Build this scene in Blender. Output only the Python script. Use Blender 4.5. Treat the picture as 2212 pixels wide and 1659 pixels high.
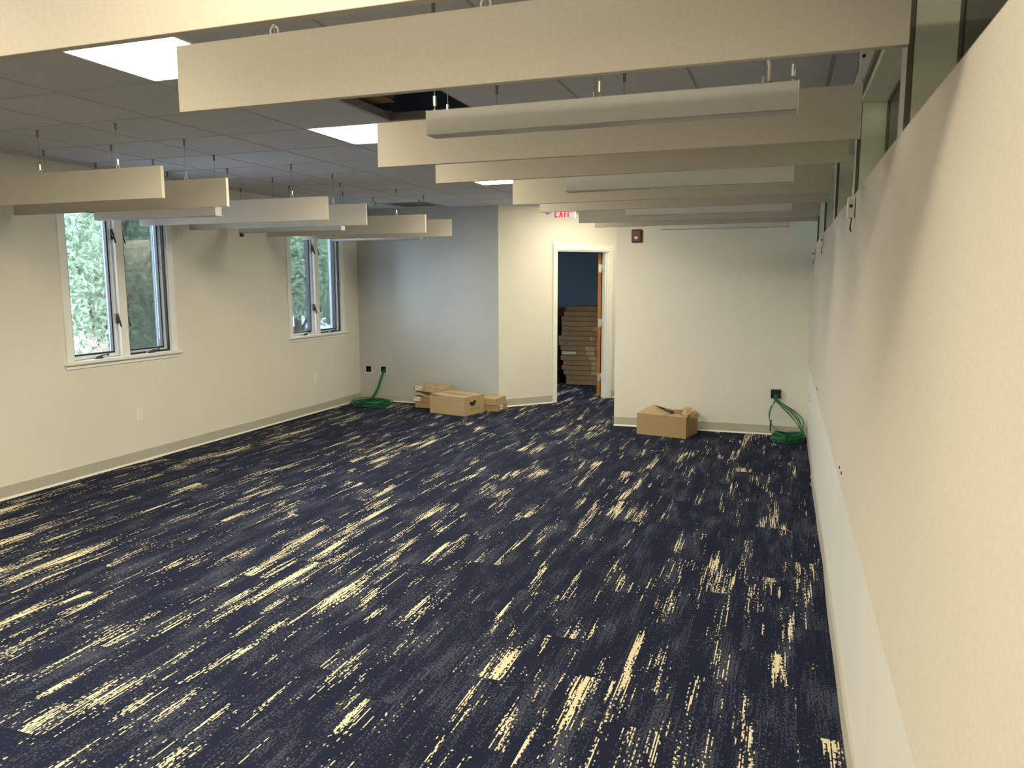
import bpy, math, random
import numpy as np
from mathutils import Vector, Matrix
random.seed(7)
PI = math.pi
scene = bpy.context.scene
for o in list(bpy.data.objects):
    bpy.data.objects.remove(o)
COL = scene.collection

# ------------------------------------------------------------------ camera
F_PX = 1668.77
YAW, PITCH, ROLL = 0.3389, -0.1320, -0.0023
CAM = (-0.2704, 0.0, 1.6236)
cd = bpy.data.cameras.new('camera')
cam = bpy.data.objects.new('camera', cd)
COL.objects.link(cam)
cd.sensor_width = 36.0
cd.sensor_fit = 'HORIZONTAL'
cd.lens = F_PX / 2212.0 * 36.0
cd.clip_start = 0.02
cd.clip_end = 400
cd.dof.use_dof = True
cd.dof.focus_distance = 7.0
cd.dof.aperture_fstop = 9.0
fw = Vector((-math.sin(YAW) * math.cos(PITCH), math.cos(YAW) * math.cos(PITCH), math.sin(PITCH)))
rt = Vector((math.cos(YAW), math.sin(YAW), 0))
up = rt.cross(fw)
r2 = rt * math.cos(ROLL) + up * math.sin(ROLL)
u2 = -rt * math.sin(ROLL) + up * math.cos(ROLL)
M = Matrix((r2, u2, -fw)).transposed().to_4x4()
M.translation = Vector(CAM)
cam.matrix_world = M
scene.camera = cam

def project(P):
    d = Vector(P) - Vector(CAM)
    z = d.dot(fw)
    if z < 0.05:
        return None
    return (1106 + F_PX * d.dot(r2) / z, 829.5 - F_PX * d.dot(u2) / z)

# ------------------------------------------------------------------ sky, exposure, lamps
SKY = (0.66, 0.82, 1.0)
SKY_STRENGTH = 6.2
TROFFER_COLOUR = (1.0, 0.905, 0.645)
TROFFER_STRENGTH = 17.0
EXPOSURE = 1.58
w = bpy.data.worlds.new('overcast_sky')
scene.world = w
w.use_nodes = True
bg = w.node_tree.nodes['Background']
bg.inputs[0].default_value = (*SKY, 1)
bg.inputs[1].default_value = SKY_STRENGTH
vs = scene.view_settings
scene.display_settings.display_device = 'sRGB'
vs.view_transform = 'Standard'
vs.look = 'None'
vs.exposure = EXPOSURE
vs.gamma = 1.0
vs.use_curve_mapping = False

# ------------------------------------------------------------------ room dimensions (metres)
W = 5.768        # left wall at x = -W, right wall at x = 0
Y1 = 8.541       # right part of the back wall
Y2 = 9.292       # left part of the back wall
H = 2.579        # ceiling
XA = 2.054       # corner of the right back wall
XB = 3.726       # corner where the slanted door wall starts
G = 0.6096       # ceiling grid
GX0, GY0 = -3.776, 3.077
YF = -6.6        # wall behind the viewer
ANG = math.atan2(0.7373, 0.6756)

# ------------------------------------------------------------------ materials
def newmat(name):
    m = bpy.data.materials.new(name)
    m.use_nodes = True
    nt = m.node_tree
    return m, nt, nt.nodes['Principled BSDF']

def plain(name, col, rough=0.6, metal=0.0, spec=0.5, var=0.0, scale=20.0, bump=0.0, bscale=200.0, stretch=(1, 1, 1)):
    m, nt, b = newmat(name)
    b.inputs['Roughness'].default_value = rough
    b.inputs['Metallic'].default_value = metal
    b.inputs['Specular IOR Level'].default_value = spec
    b.inputs['Base Color'].default_value = (*col, 1)
    tc = nt.nodes.new('ShaderNodeTexCoord')
    mp = nt.nodes.new('ShaderNodeMapping')
    mp.inputs['Scale'].default_value = stretch
    nt.links.new(tc.outputs['Object'], mp.inputs[0])
    if var > 0:
        n = nt.nodes.new('ShaderNodeTexNoise')
        n.inputs['Scale'].default_value = scale
        n.inputs['Detail'].default_value = 3
        nt.links.new(mp.outputs[0], n.inputs['Vector'])
        r = nt.nodes.new('ShaderNodeValToRGB')
        r.color_ramp.elements[0].position = 0.3
        r.color_ramp.elements[1].position = 0.7
        r.color_ramp.elements[0].color = (*[c * (1 - var) for c in col], 1)
        r.color_ramp.elements[1].color = (*[min(1, c * (1 + var)) for c in col], 1)
        nt.links.new(n.outputs[0], r.inputs[0])
        nt.links.new(r.outputs[0], b.inputs['Base Color'])
    if bump > 0:
        n2 = nt.nodes.new('ShaderNodeTexNoise')
        n2.inputs['Scale'].default_value = bscale
        n2.inputs['Detail'].default_value = 2
        nt.links.new(mp.outputs[0], n2.inputs['Vector'])
        bp = nt.nodes.new('ShaderNodeBump')
        bp.inputs['Strength'].default_value = bump
        bp.inputs['Distance'].default_value = 0.002
        nt.links.new(n2.outputs[0], bp.inputs['Height'])
        nt.links.new(bp.outputs[0], b.inputs['Normal'])
    return m

def emissive(name, col, strength, base=(0.9, 0.9, 0.9)):
    m, nt, b = newmat(name)
    b.inputs['Base Color'].default_value = (*base, 1)
    b.inputs['Emission Color'].default_value = (*col, 1)
    b.inputs['Emission Strength'].default_value = strength
    return m

def glassy(name, tint, refl=1.0):
    m, nt, b = newmat(name)
    nt.nodes.remove(b)
    out = nt.nodes['Material Output']
    t = nt.nodes.new('ShaderNodeBsdfTransparent')
    t.inputs[0].default_value = (*tint, 1)
    g = nt.nodes.new('ShaderNodeBsdfGlossy')
    g.inputs['Roughness'].default_value = 0.02
    fr = nt.nodes.new('ShaderNodeFresnel')
    fr.inputs['IOR'].default_value = 1.45
    mu = nt.nodes.new('ShaderNodeMath')
    mu.operation = 'MULTIPLY'
    mu.inputs[1].default_value = refl
    nt.links.new(fr.outputs[0], mu.inputs[0])
    mx = nt.nodes.new('ShaderNodeMixShader')
    nt.links.new(mu.outputs[0], mx.inputs[0])
    nt.links.new(t.outputs[0], mx.inputs[1])
    nt.links.new(g.outputs[0], mx.inputs[2])
    nt.links.new(mx.outputs[0], out.inputs[0])
    return m

def screen_mesh(name):
    m, nt, b = newmat(name)
    b.inputs['Base Color'].default_value = (0.03, 0.035, 0.05, 1)
    b.inputs['Roughness'].default_value = 0.8
    out = nt.nodes['Material Output']
    t = nt.nodes.new('ShaderNodeBsdfTransparent')
    mx = nt.nodes.new('ShaderNodeMixShader')
    mx.inputs[0].default_value = 0.13
    nt.links.new(t.outputs[0], mx.inputs[1])
    nt.links.new(b.outputs[0], mx.inputs[2])
    nt.links.new(mx.outputs[0], out.inputs[0])
    return m

def felt(name, col):
    m, nt, b = newmat(name)
    b.inputs['Roughness'].default_value = 0.95
    b.inputs['Specular IOR Level'].default_value = 0.15
    tc = nt.nodes.new('ShaderNodeTexCoord')
    n = nt.nodes.new('ShaderNodeTexNoise')
    n.inputs['Scale'].default_value = 90
    n.inputs['Detail'].default_value = 5
    n.inputs['Roughness'].default_value = 0.75
    nt.links.new(tc.outputs['Object'], n.inputs['Vector'])
    r = nt.nodes.new('ShaderNodeValToRGB')
    r.color_ramp.elements[0].position = 0.32
    r.color_ramp.elements[1].position = 0.68
    r.color_ramp.elements[0].color = (*[c * 0.945 for c in col], 1)
    r.color_ramp.elements[1].color = (*[c * 1.05 for c in col], 1)
    nt.links.new(n.outputs[0], r.inputs[0])
    nt.links.new(r.outputs[0], b.inputs['Base Color'])
    bp = nt.nodes.new('ShaderNodeBump')
    bp.inputs['Strength'].default_value = 0.15
    bp.inputs['Distance'].default_value = 0.001
    nt.links.new(n.outputs[0], bp.inputs['Height'])
    nt.links.new(bp.outputs[0], b.inputs['Normal'])
    return m

def carpet(name):
    m, nt, b = newmat(name)
    N, L = nt.nodes, nt.links
    b.inputs['Roughness'].default_value = 0.95
    b.inputs['Specular IOR Level'].default_value = 0.1
    tc = N.new('ShaderNodeTexCoord')
    oi = N.new('ShaderNodeObjectInfo')
    def math_(op, a, b_=None, c=None):
        n = N.new('ShaderNodeMath')
        n.operation = op
        for i, v in enumerate((a, b_, c)):
            if v is None:
                continue
            if isinstance(v, (int, float)):
                n.inputs[i].default_value = v
            else:
                L.new(v, n.inputs[i])
        return n.outputs[0]
    # yarn tufts: coordinates snapped to the rib pitch
    sep = N.new('ShaderNodeSeparateXYZ')
    L.new(tc.outputs['Object'], sep.inputs[0])
    sx = math_('SNAP', sep.outputs[0], 0.0050)
    sy = math_('SNAP', sep.outputs[1], 0.0075)
    rx = math_('MULTIPLY', oi.outputs['Random'], 173.0)
    ry = math_('MULTIPLY', oi.outputs['Random'], 391.0)
    X = math_('ADD', sx, rx)
    Y = math_('ADD', sy, ry)
    def noise(fx, fy, off, detail=1.0, rough=0.5):
        c = N.new('ShaderNodeCombineXYZ')
        L.new(math_('MULTIPLY', X, fx), c.inputs[0])
        L.new(math_('MULTIPLY', Y, fy), c.inputs[1])
        c.inputs[2].default_value = off
        n = N.new('ShaderNodeTexNoise')
        n.inputs['Scale'].default_value = 1.0
        n.inputs['Detail'].default_value = detail
        n.inputs['Roughness'].default_value = rough
        L.new(c.outputs[0], n.inputs['Vector'])
        return n.outputs[0]
    def combo(parts):
        acc = None
        for wgt, s in parts:
            t = math_('MULTIPLY', s, wgt)
            acc = t if acc is None else math_('ADD', acc, t)
        return acc
    bias = math_('FRACT', math_('MULTIPLY', oi.outputs['Random'], 57.3))
    # cream streak clusters
    vb = combo([(0.44, noise(12, 1.5, 1.3)), (0.22, noise(60, 3.0, 7.7)), (0.28, noise(200, 4.0, 9.9, 0)), (0.20, noise(150, 60, 3.1, 0)),
                (0.07, bias)])
    mr = N.new('ShaderNodeMapRange')
    mr.inputs[1].default_value = 0.712
    mr.inputs[2].default_value = 0.724
    L.new(vb, mr.inputs[0])
    # grey weathered patches
    vg = combo([(0.45, noise(9, 2.0, 21.0)), (0.27, noise(200, 5, 27.0, 0)), (0.38, noise(170, 90, 33.0, 0))])
    mg = N.new('ShaderNodeMapRange')
    mg.inputs[1].default_value = 0.585
    mg.inputs[2].default_value = 0.63
    mg.inputs[4].default_value = 0.80
    L.new(vg, mg.inputs[0])
    # fine salt specks
    vsn = combo([(0.55, noise(190, 120, 41.0, 0)), (0.45, noise(7, 2.2, 45.0))])
    ms = N.new('ShaderNodeMapRange')
    ms.inputs[1].default_value = 0.66
    ms.inputs[2].default_value = 0.72
    ms.inputs[4].default_value = 0.55
    L.new(vsn, ms.inputs[0])
    def mix(fac, a, c):
        n = N.new('ShaderNodeMix')
        n.data_type = 'RGBA'
        L.new(fac, n.inputs[0])
        if isinstance(a, tuple):
            n.inputs[6].default_value = (*a, 1)
        else:
            L.new(a, n.inputs[6])
        n.inputs[7].default_value = (*c, 1)
        return n.outputs[2]
    c1 = mix(mg.outputs[0], (0.0120, 0.0160, 0.0385), (0.070, 0.077, 0.112))
    c2 = mix(ms.outputs[0], c1, (0.20, 0.185, 0.15))
    c3 = mix(mr.outputs[0], c2, (0.76, 0.67, 0.47))
    # ribs: groove shade between the yarn rows, multiplied into the colour
    rib = math_('ABSOLUTE', math_('SINE', math_('MULTIPLY', sep.outputs[0], PI / 0.0050)))
    rr = math_('MULTIPLY_ADD', rib, 0.45, 0.68)
    mm = N.new('ShaderNodeMix')
    mm.data_type = 'RGBA'
    mm.blend_type = 'MULTIPLY'
    mm.inputs[0].default_value = 1.0
    L.new(c3, mm.inputs[6])
    cc = N.new('ShaderNodeCombineColor')
    for i in range(3):
        L.new(rr, cc.inputs[i])
    L.new(cc.outputs[0], mm.inputs[7])
    L.new(mm.outputs[2], b.inputs['Base Color'])
    return m

def wood(name, a, c):
    m, nt, b = newmat(name)
    b.inputs['Roughness'].default_value = 0.4
    tc = nt.nodes.new('ShaderNodeTexCoord')
    mp = nt.nodes.new('ShaderNodeMapping')
    mp.inputs['Scale'].default_value = (30, 30, 1.5)
    nt.links.new(tc.outputs['Object'], mp.inputs[0])
    n = nt.nodes.new('ShaderNodeTexNoise')
    n.inputs['Scale'].default_value = 2.5
    n.inputs['Detail'].default_value = 4
    nt.links.new(mp.outputs[0], n.inputs['Vector'])
    r = nt.nodes.new('ShaderNodeValToRGB')
    r.color_ramp.elements[0].position = 0.35
    r.color_ramp.elements[1].position = 0.65
    r.color_ramp.elements[0].color = (*a, 1)
    r.color_ramp.elements[1].color = (*c, 1)
    nt.links.new(n.outputs[0], r.inputs[0])
    nt.links.new(r.outputs[0], b.inputs['Base Color'])
    return m

def leafy(name, a, c):
    m, nt, b = newmat(name)
    b.inputs['Roughness'].default_value = 0.55
    tc = nt.nodes.new('ShaderNodeTexCoord')
    n = nt.nodes.new('ShaderNodeTexNoise')
    n.inputs['Scale'].default_value = 1.7
    n.inputs['Detail'].default_value = 6
    n.inputs['Roughness'].default_value = 0.8
    nt.links.new(tc.outputs['Object'], n.inputs['Vector'])
    r = nt.nodes.new('ShaderNodeValToRGB')
    r.color_ramp.elements[0].position = 0.35
    r.color_ramp.elements[1].position = 0.65
    r.color_ramp.elements[0].color = (*a, 1)
    r.color_ramp.elements[1].color = (*c, 1)
    nt.links.new(n.outputs[0], r.inputs[0])
    nt.links.new(r.outputs[0], b.inputs['Base Color'])
    out = nt.nodes['Material Output']
    tl = nt.nodes.new('ShaderNodeBsdfTranslucent')
    nt.links.new(r.outputs[0], tl.inputs[0])
    mx = nt.nodes.new('ShaderNodeMixShader')
    mx.inputs[0].default_value = 0.4
    nt.links.new(b.outputs[0], mx.inputs[1])
    nt.links.new(tl.outputs[0], mx.inputs[2])
    nt.links.new(mx.outputs[0], out.inputs[0])
    return m

MAT = dict(
    paint=plain('wall_paint', (0.80, 0.775, 0.70), 0.55, spec=0.35, var=0.012, scale=3, bump=0.05, bscale=260),
    blue_paint=plain('slate_blue_paint', (0.125, 0.155, 0.19), 0.6, var=0.02, scale=3),
    white=plain('white_trim_paint', (0.90, 0.895, 0.87), 0.35, var=0.01, scale=8),
    whitewall=plain('white_wall_paint', (0.80, 0.79, 0.765), 0.5, var=0.02, scale=2.5, stretch=(1, 1, 0.3)),
    base=plain('vinyl_cove_base', (0.50, 0.475, 0.42), 0.5, var=0.03, scale=6),
    toe=plain('pale_caulk_edge', (0.80, 0.77, 0.69), 0.5, var=0.02, scale=6),
    felt=felt('beige_felt', (0.545, 0.505, 0.445)),
    panel_felt=felt('pale_beige_fabric', (0.66, 0.61, 0.55)),
    tile=plain('mineral_ceiling_tile', (0.565, 0.57, 0.605), 0.9, spec=0.1, var=0.025, scale=60, bump=0.25, bscale=350),
    grid=plain('grey_grid_metal', (0.40, 0.395, 0.40), 0.5, var=0.02, scale=10),
    carpet=carpet('navy_streaked_carpet'),
    dark=plain('black_void', (0.012, 0.012, 0.012), 0.8, var=0.2, scale=10),
    deck=plain('dark_plenum_deck', (0.03, 0.03, 0.03), 0.8, var=0.3, scale=4),
    black=plain('black_plastic', (0.02, 0.02, 0.022), 0.4, var=0.1, scale=40),
    dgrey=plain('dark_grey_plastic', (0.06, 0.06, 0.065), 0.4, var=0.1, scale=40),
    lens=plain('unlit_acrylic_lens', (0.40, 0.39, 0.39), 0.4, var=0.01, scale=10),
    fixture=plain('white_fixture_paint', (0.74, 0.73, 0.72), 0.45, var=0.01, scale=10),
    diffuser=emissive('lit_diffuser', TROFFER_COLOUR, TROFFER_STRENGTH),
    dim=emissive('added_dim_diffuser', TROFFER_COLOUR, 4.0),
    accent=plain('grey_accent_paint', (0.50, 0.515, 0.505), 0.55, spec=0.35, var=0.012, scale=3, bump=0.05, bscale=260),
    steel=plain('brushed_steel', (0.62, 0.60, 0.57), 0.35, metal=1.0, var=0.05, scale=60),
    cable_steel=plain('wire_rope', (0.30, 0.29, 0.28), 0.5, metal=0.6, var=0.1, scale=90),
    bright_metal=plain('bright_nickel', (0.85, 0.82, 0.76), 0.25, metal=0.85, var=0.04, scale=60),
    mount=plain('grey_clip_metal', (0.22, 0.215, 0.21), 0.5, metal=0.3, var=0.05, scale=60),
    mullion=plain('pale_grey_frame', (0.60, 0.575, 0.54), 0.5, var=0.02, scale=12),
    bead=plain('dark_bronze_edge', (0.16, 0.14, 0.115), 0.5, var=0.05, scale=12),
    jamb=plain('sage_reveal_paint', (0.80, 0.82, 0.70), 0.5, var=0.02, scale=5),
    glass=glassy('window_glass', (0.93, 0.96, 0.97), 0.9),
    tint=glassy('green_tinted_glass', (0.62, 0.70, 0.62), 1.0),
    screen=screen_mesh('insect_screen_mesh'),
    vinyl=plain('window_vinyl', (0.78, 0.80, 0.84), 0.35, var=0.01, scale=10),
    card=plain('brown_cardboard', (0.40, 0.275, 0.145), 0.8, spec=0.2, var=0.05, scale=14, bump=0.1, bscale=120, stretch=(1, 1, 3)),
    card2=plain('tan_cardboard', (0.48, 0.345, 0.195), 0.8, spec=0.2, var=0.05, scale=14, bump=0.1, bscale=120, stretch=(1, 1, 3)),
    card_in=plain('cardboard_inside', (0.40, 0.27, 0.15), 0.85, spec=0.1, var=0.06, scale=14),
    card_dk=plain('dull_cardboard', (0.34, 0.235, 0.14), 0.85, spec=0.15, var=0.07, scale=9, stretch=(1, 1, 3)),
    tape=plain('clear_tape', (0.56, 0.42, 0.27), 0.15, var=0.03, scale=30),
    paper=plain('white_label_paper', (0.80, 0.80, 0.82), 0.6, var=0.02, scale=30),
    ink=plain('grey_print', (0.10, 0.10, 0.11), 0.6, var=0.05, scale=30),
    brownink=plain('brown_print', (0.16, 0.09, 0.04), 0.7, var=0.05, scale=30),
    redink=plain('red_print', (0.45, 0.06, 0.05), 0.7, var=0.05, scale=30),
    greenink=plain('green_print', (0.30, 0.33, 0.05), 0.7, var=0.05, scale=30),
    green=plain('green_cable_jacket', (0.009, 0.145, 0.06), 0.4, var=0.12, scale=25),
    wood=wood('varnished_oak', (0.30, 0.10, 0.02), (0.50, 0.19, 0.045)),
    red=plain('red_alarm_plastic', (0.13, 0.007, 0.011), 0.3, var=0.06, scale=40),
    strobe=plain('clear_strobe_lens', (0.75, 0.75, 0.74), 0.1, var=0.05, scale=60),
    exitred=emissive('lit_red_letters', (1.0, 0.03, 0.05), 0.22, (0.6, 0.02, 0.03)),
    exitface=emissive('lit_white_sign_face', (1.0, 0.96, 0.90), 0.12),
    bark=plain('tree_bark', (0.10, 0.075, 0.055), 0.9, var=0.3, scale=12, bump=0.4, bscale=40, stretch=(1, 1, 0.2)),
    leaf_a=leafy('bright_leaf', (0.10, 0.145, 0.08), (0.27, 0.33, 0.21)),
    leaf_b=leafy('deep_leaf', (0.22, 0.29, 0.19), (0.52, 0.60, 0.46)),
    leaf_c=leafy('light_leaf', (0.24, 0.33, 0.18), (0.52, 0.60, 0.42)),
    leaf_r=leafy('russet_leaf', (0.13, 0.085, 0.07), (0.34, 0.25, 0.19)),
    leaf_w=leafy('pale_blossom', (0.35, 0.42, 0.40), (0.80, 0.82, 0.84)),
    asphalt=plain('pale_concrete_pavement', (0.46, 0.47, 0.48), 0.7, var=0.15, scale=5),
    carpaint=plain('white_car_paint', (0.80, 0.82, 0.85), 0.2, var=0.01, scale=5),
    carglass=plain('dark_car_glass', (0.05, 0.07, 0.09), 0.08, var=0.05, scale=5),
    rubber=plain('tyre_rubber', (0.02, 0.02, 0.02), 0.8, var=0.1, scale=20),
    foil=plain('duct_foil', (0.30, 0.29, 0.27), 0.3, metal=0.8, var=0.3, scale=16, bump=0.6, bscale=30),
    insul=plain('brown_insulation', (0.20, 0.14, 0.06), 0.9, var=0.3, scale=8),
    cord=plain('white_power_cord', (0.72, 0.70, 0.66), 0.5, var=0.02, scale=20),
)

# ------------------------------------------------------------------ mesh builder
class MB:
    def __init__(self):
        self.v, self.f = [], []
    def quad(self, *pts):
        k = len(self.v)
        self.v += [tuple(p) for p in pts]
        self.f.append(tuple(range(k, k + len(pts))))
        return self
    def box(self, x0, x1, y0, y1, z0, z1):
        k = len(self.v)
        self.v += [(x0, y0, z0), (x1, y0, z0), (x1, y1, z0), (x0, y1, z0),
                   (x0, y0, z1), (x1, y0, z1), (x1, y1, z1), (x0, y1, z1)]
        for q in ((0, 3, 2, 1), (4, 5, 6, 7), (0, 1, 5, 4), (1, 2, 6, 5), (2, 3, 7, 6), (3, 0, 4, 7)):
            self.f.append(tuple(k + i for i in q))
        return self
    def rbox(self, c, half, rot):
        k = len(self.v)
        for dz in (-1, 1):
            for dx, dy in ((-1, -1), (1, -1), (1, 1), (-1, 1)):
                p = rot @ Vector((dx * half[0], dy * half[1], dz * half[2])) + Vector(c)
                self.v.append(tuple(p))
        for q in ((0, 3, 2, 1), (4, 5, 6, 7), (0, 1, 5, 4), (1, 2, 6, 5), (2, 3, 7, 6), (3, 0, 4, 7)):
            self.f.append(tuple(k + i for i in q))
        return self
    def frame(self, axis_pair, a0, a1, b0, b1, wdt, c0, c1):
        """rectangular ring; axis_pair 'yz' (thickness in x), 'xz', 'xy'"""
        def bb(p0, p1, q0, q1):
            if axis_pair == 'yz':
                self.box(c0, c1, p0, p1, q0, q1)
            elif axis_pair == 'xz':
                self.box(p0, p1, c0, c1, q0, q1)
            else:
                self.box(p0, p1, q0, q1, c0, c1)
        bb(a0, a0 + wdt, b0, b1)
        bb(a1 - wdt, a1, b0, b1)
        bb(a0 + wdt, a1 - wdt, b0, b0 + wdt)
        bb(a0 + wdt, a1 - wdt, b1 - wdt, b1)
        return self
    def tube(self, pts, r, n=8, caps=True, closed=False):
        pts = [Vector(p) for p in pts]
        rs = r if isinstance(r, (list, tuple)) else [r] * len(pts)
        k0 = len(self.v)
        N = len(pts)
        prev = None
        for i, p in enumerate(pts):
            if closed:
                t = pts[(i + 1) % N] - pts[i - 1]
            else:
                t = pts[min(i + 1, N - 1)] - pts[max(i - 1, 0)]
            if t.length < 1e-9:
                t = Vector((0, 0, 1))
            t.normalize()
            if prev is None:
                a = Vector((0, 0, 1)) if abs(t.z) < 0.9 else Vector((1, 0, 0))
                s = t.cross(a).normalized()
            else:
                s = (prev - t * prev.dot(t)).normalized()
            prev = s
            q = t.cross(s)
            for j in range(n):
                an = 2 * PI * j / n
                self.v.append(tuple(p + (s * math.cos(an) + q * math.sin(an)) * rs[i]))
        M_ = N if closed else N - 1
        for i in range(M_):
            a, b_ = k0 + i * n, k0 + ((i + 1) % N) * n
            for j in range(n):
                self.f.append((a + j, a + (j + 1) % n, b_ + (j + 1) % n, b_ + j))
        if caps and not closed:
            self.f.append(tuple(k0 + j for j in reversed(range(n))))
            self.f.append(tuple(k0 + (N - 1) * n + j for j in range(n)))
        return self
    def cyl(self, p0, p1, r, n=12):
        return self.tube([p0, p1], r, n)
    def prism(self, poly, c0, c1, plane='xz'):
        """extrude a polygon given in a plane along the third axis"""
        k = len(self.v)
        n = len(poly)
        for c in (c0, c1):
            for a, b_ in poly:
                if plane == 'xz':
                    self.v.append((a, c, b_))
                elif plane == 'xy':
                    self.v.append((a, b_, c))
                else:
                    self.v.append((c, a, b_))
        self.f.append(tuple(k + i for i in range(n)))
        self.f.append(tuple(k + n + i for i in reversed(range(n))))
        for i in range(n):
            j = (i + 1) % n
            self.f.append((k + i, k + n + i, k + n + j, k + j))
        return self
    def mesh(self, name, mat, smooth=False, normals=True):
        me = bpy.data.meshes.new(name)
        me.from_pydata(self.v, [], self.f)
        if normals:
            import bmesh
            bm = bmesh.new()
            bm.from_mesh(me)
            bmesh.ops.recalc_face_normals(bm, faces=bm.faces)
            bm.to_mesh(me)
            bm.free()
        me.materials.append(mat)
        if smooth:
            for p in me.polygons:
                p.use_smooth = True
        return me
    def build(self, name, mat, parent=None, bevel=0.0, smooth=False, loc=None, rotz=None, normals=True):
        o = bpy.data.objects.new(name, self.mesh(name, mat, smooth, normals))
        COL.objects.link(o)
        if parent is not None:
            o.parent = parent
        if loc is not None:
            o.location = loc
        if rotz is not None:
            o.rotation_euler = (0, 0, rotz)
        if bevel > 0:
            b = o.modifiers.new('bevel', 'BEVEL')
            b.width = bevel
            b.segments = 2
            b.limit_method = 'ANGLE'
        return o

def inst(name, mesh, parent, loc=(0, 0, 0)):
    o = bpy.data.objects.new(name, mesh)
    COL.objects.link(o)
    o.parent = parent
    o.location = loc
    return o

def thing(name, label, cat, loc=(0, 0, 0), rotz=0.0, group=None):
    o = bpy.data.objects.new(name, None)
    o.empty_display_size = 0.1
    COL.objects.link(o)
    o.location = loc
    o.rotation_euler = (0, 0, rotz)
    o['label'] = label
    o['category'] = cat
    if group:
        o['group'] = group
    return o

def setting(name, loc=(0, 0, 0), rotz=0.0):
    o = bpy.data.objects.new(name, None)
    o.empty_display_size = 0.1
    COL.objects.link(o)
    o.location = loc
    o.rotation_euler = (0, 0, rotz)
    o['kind'] = 'structure'
    return o

def struct(o):
    o['kind'] = 'structure'
    return o

def copy_tree(src, loc, rotz, label, group=None, skip=()):
    r = src.copy()
    COL.objects.link(r)
    r.location = loc
    r.rotation_euler = (0, 0, rotz)
    r['label'] = label
    if group:
        r['group'] = group
    for ch in list(src.children):
        if ch.name.split('.')[0] in skip:
            continue
        c = ch.copy()
        COL.objects.link(c)
        c.parent = r
        for g in list(ch.children):
            d = g.copy()
            COL.objects.link(d)
            d.parent = c
    return r

# ================================================================== ROOM SHELL
# ---- floor: one slab, carpet planks laid on it
floor = struct(MB().box(-W - 0.2, 1.6, YF - 0.2, 13.0, -0.15, -0.006).build('floor', MAT['carpet']))
PW, PL = 0.2286, 0.9144
plank = MB().box(-PW / 2 + .0002, PW / 2 - .0002, -PL / 2 + .0002, PL / 2 - .0002, -0.006, 0.0).mesh('carpet_plank', MAT['carpet'])

def slant_y(x):      # y of the slanted wall at x
    return Y2 + (x + XB) / 0.6756 * 0.7373

rest = MB()
ncol = int(math.ceil(W / PW))
OFFS = [0.0, 0.61, 0.305, 0.76, 0.15, 0.46]
pl_list = []
for i in range(ncol):
    cx = -0.072 - PW * 0.5 + PW - i * PW - PW / 2 + 0.02
    oy = OFFS[i % 6] * 1.0
    for j in range(-11, 15):
        cy = 2.035 + oy - 0.61 + j * PL
        if cy < YF or cy > 12.7:
            continue
        if cx > -XA + 0.05 and cy > Y1 + 0.40:
            continue
        if cx < -5.0 and cy > Y2 + 0.4:
            continue
        vis = False
        if cx < -XB and cy - PL / 2 > Y2:
            vis = False
        else:
            for dx in (-PW / 2, 0, PW / 2):
                for dy in (-PL / 2, 0, PL / 2):
                    q = project((cx + dx, cy + dy, 0))
                    if q and -40 < q[0] < 2252 and q[1] < 1700:
                        vis = True
            if cy > slant_y(cx) and not (1150 < (project((cx, cy, 0)) or (0, 0))[0] < 1350):
                vis = False
        if vis:
            pl_list.append((cx, cy))
        else:
            rest.box(cx - PW / 2, cx + PW / 2, cy - PL / 2, cy + PL / 2, -0.006, 0.0)
for cx, cy in pl_list:
    inst('carpet_plank', plank, floor, (cx, cy, 0))
ro = rest.build('carpet_remainder', MAT['carpet'], floor, normals=False)
ro['kind'] = 'stuff'

# ---- left wall with two window openings
WZ0, WZ1 = 0.955, 2.27
WINS = [(4.755, 5.855), (7.765, 8.865)]
wl = MB()
T = 0.16
ys = [YF] + [y for a in WINS for y in a] + [Y2 + 0.12]
for k in range(0, len(ys), 2):
    wl.box(-W - T, -W, ys[k], ys[k + 1], 0, 2.62)
for a, b_ in WINS:
    wl.box(-W - T, -W, a, b_, 0, WZ0)
    wl.box(-W - T, -W, a, b_, WZ1, 2.62)
struct(wl.build('wall_left', MAT['paint']))

# ---- back wall (left part) with two rough cut-outs for wiring boxes
HOLES = [(-5.632, 0.437), (-5.403, 0.437)]
hw, hh = 0.044, 0.042
wb = MB()
xs = [-W] + [v for h in HOLES for v in (h[0] - hw, h[0] + hw)] + [-XB]
for k in range(0, len(xs), 2):
    wb.box(xs[k], xs[k + 1], Y2, Y2 + 0.12, 0, 2.62)
for h in HOLES:
    wb.box(h[0] - hw, h[0] + hw, Y2, Y2 + 0.12, 0, h[1] - hh)
    wb.box(h[0] - hw, h[0] + hw, Y2, Y2 + 0.12, h[1] + hh, 2.62)
struct(wb.build('wall_back_left', MAT['accent']))

# ---- slanted wall with the doorway (local x runs along the wall, local y into the next room)
D0, D1, DH = 0.862, 1.700, 2.037      # door opening
ws = MB()
ws.box(0, D0, 0, 0.12, 0, 2.62)
ws.box(D1, 2.62, 0, 0.12, 0, 2.62)
ws.box(D0, D1, 0, 0.12, DH, 2.62)
struct(ws.build('wall_slanted', MAT['paint'], loc=(-XB, Y2, 0), rotz=ANG))

# ---- back wall (right part) and its return
wr = MB()
wr.box(-XA, 0.10, Y1, Y1 + 0.12, 0, 2.62)
wr.box(-XA, -XA + 0.12, Y1 + 0.12, 11.3, 0, 2.62)
struct(wr.build('wall_back_right', MAT['paint']))

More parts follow.
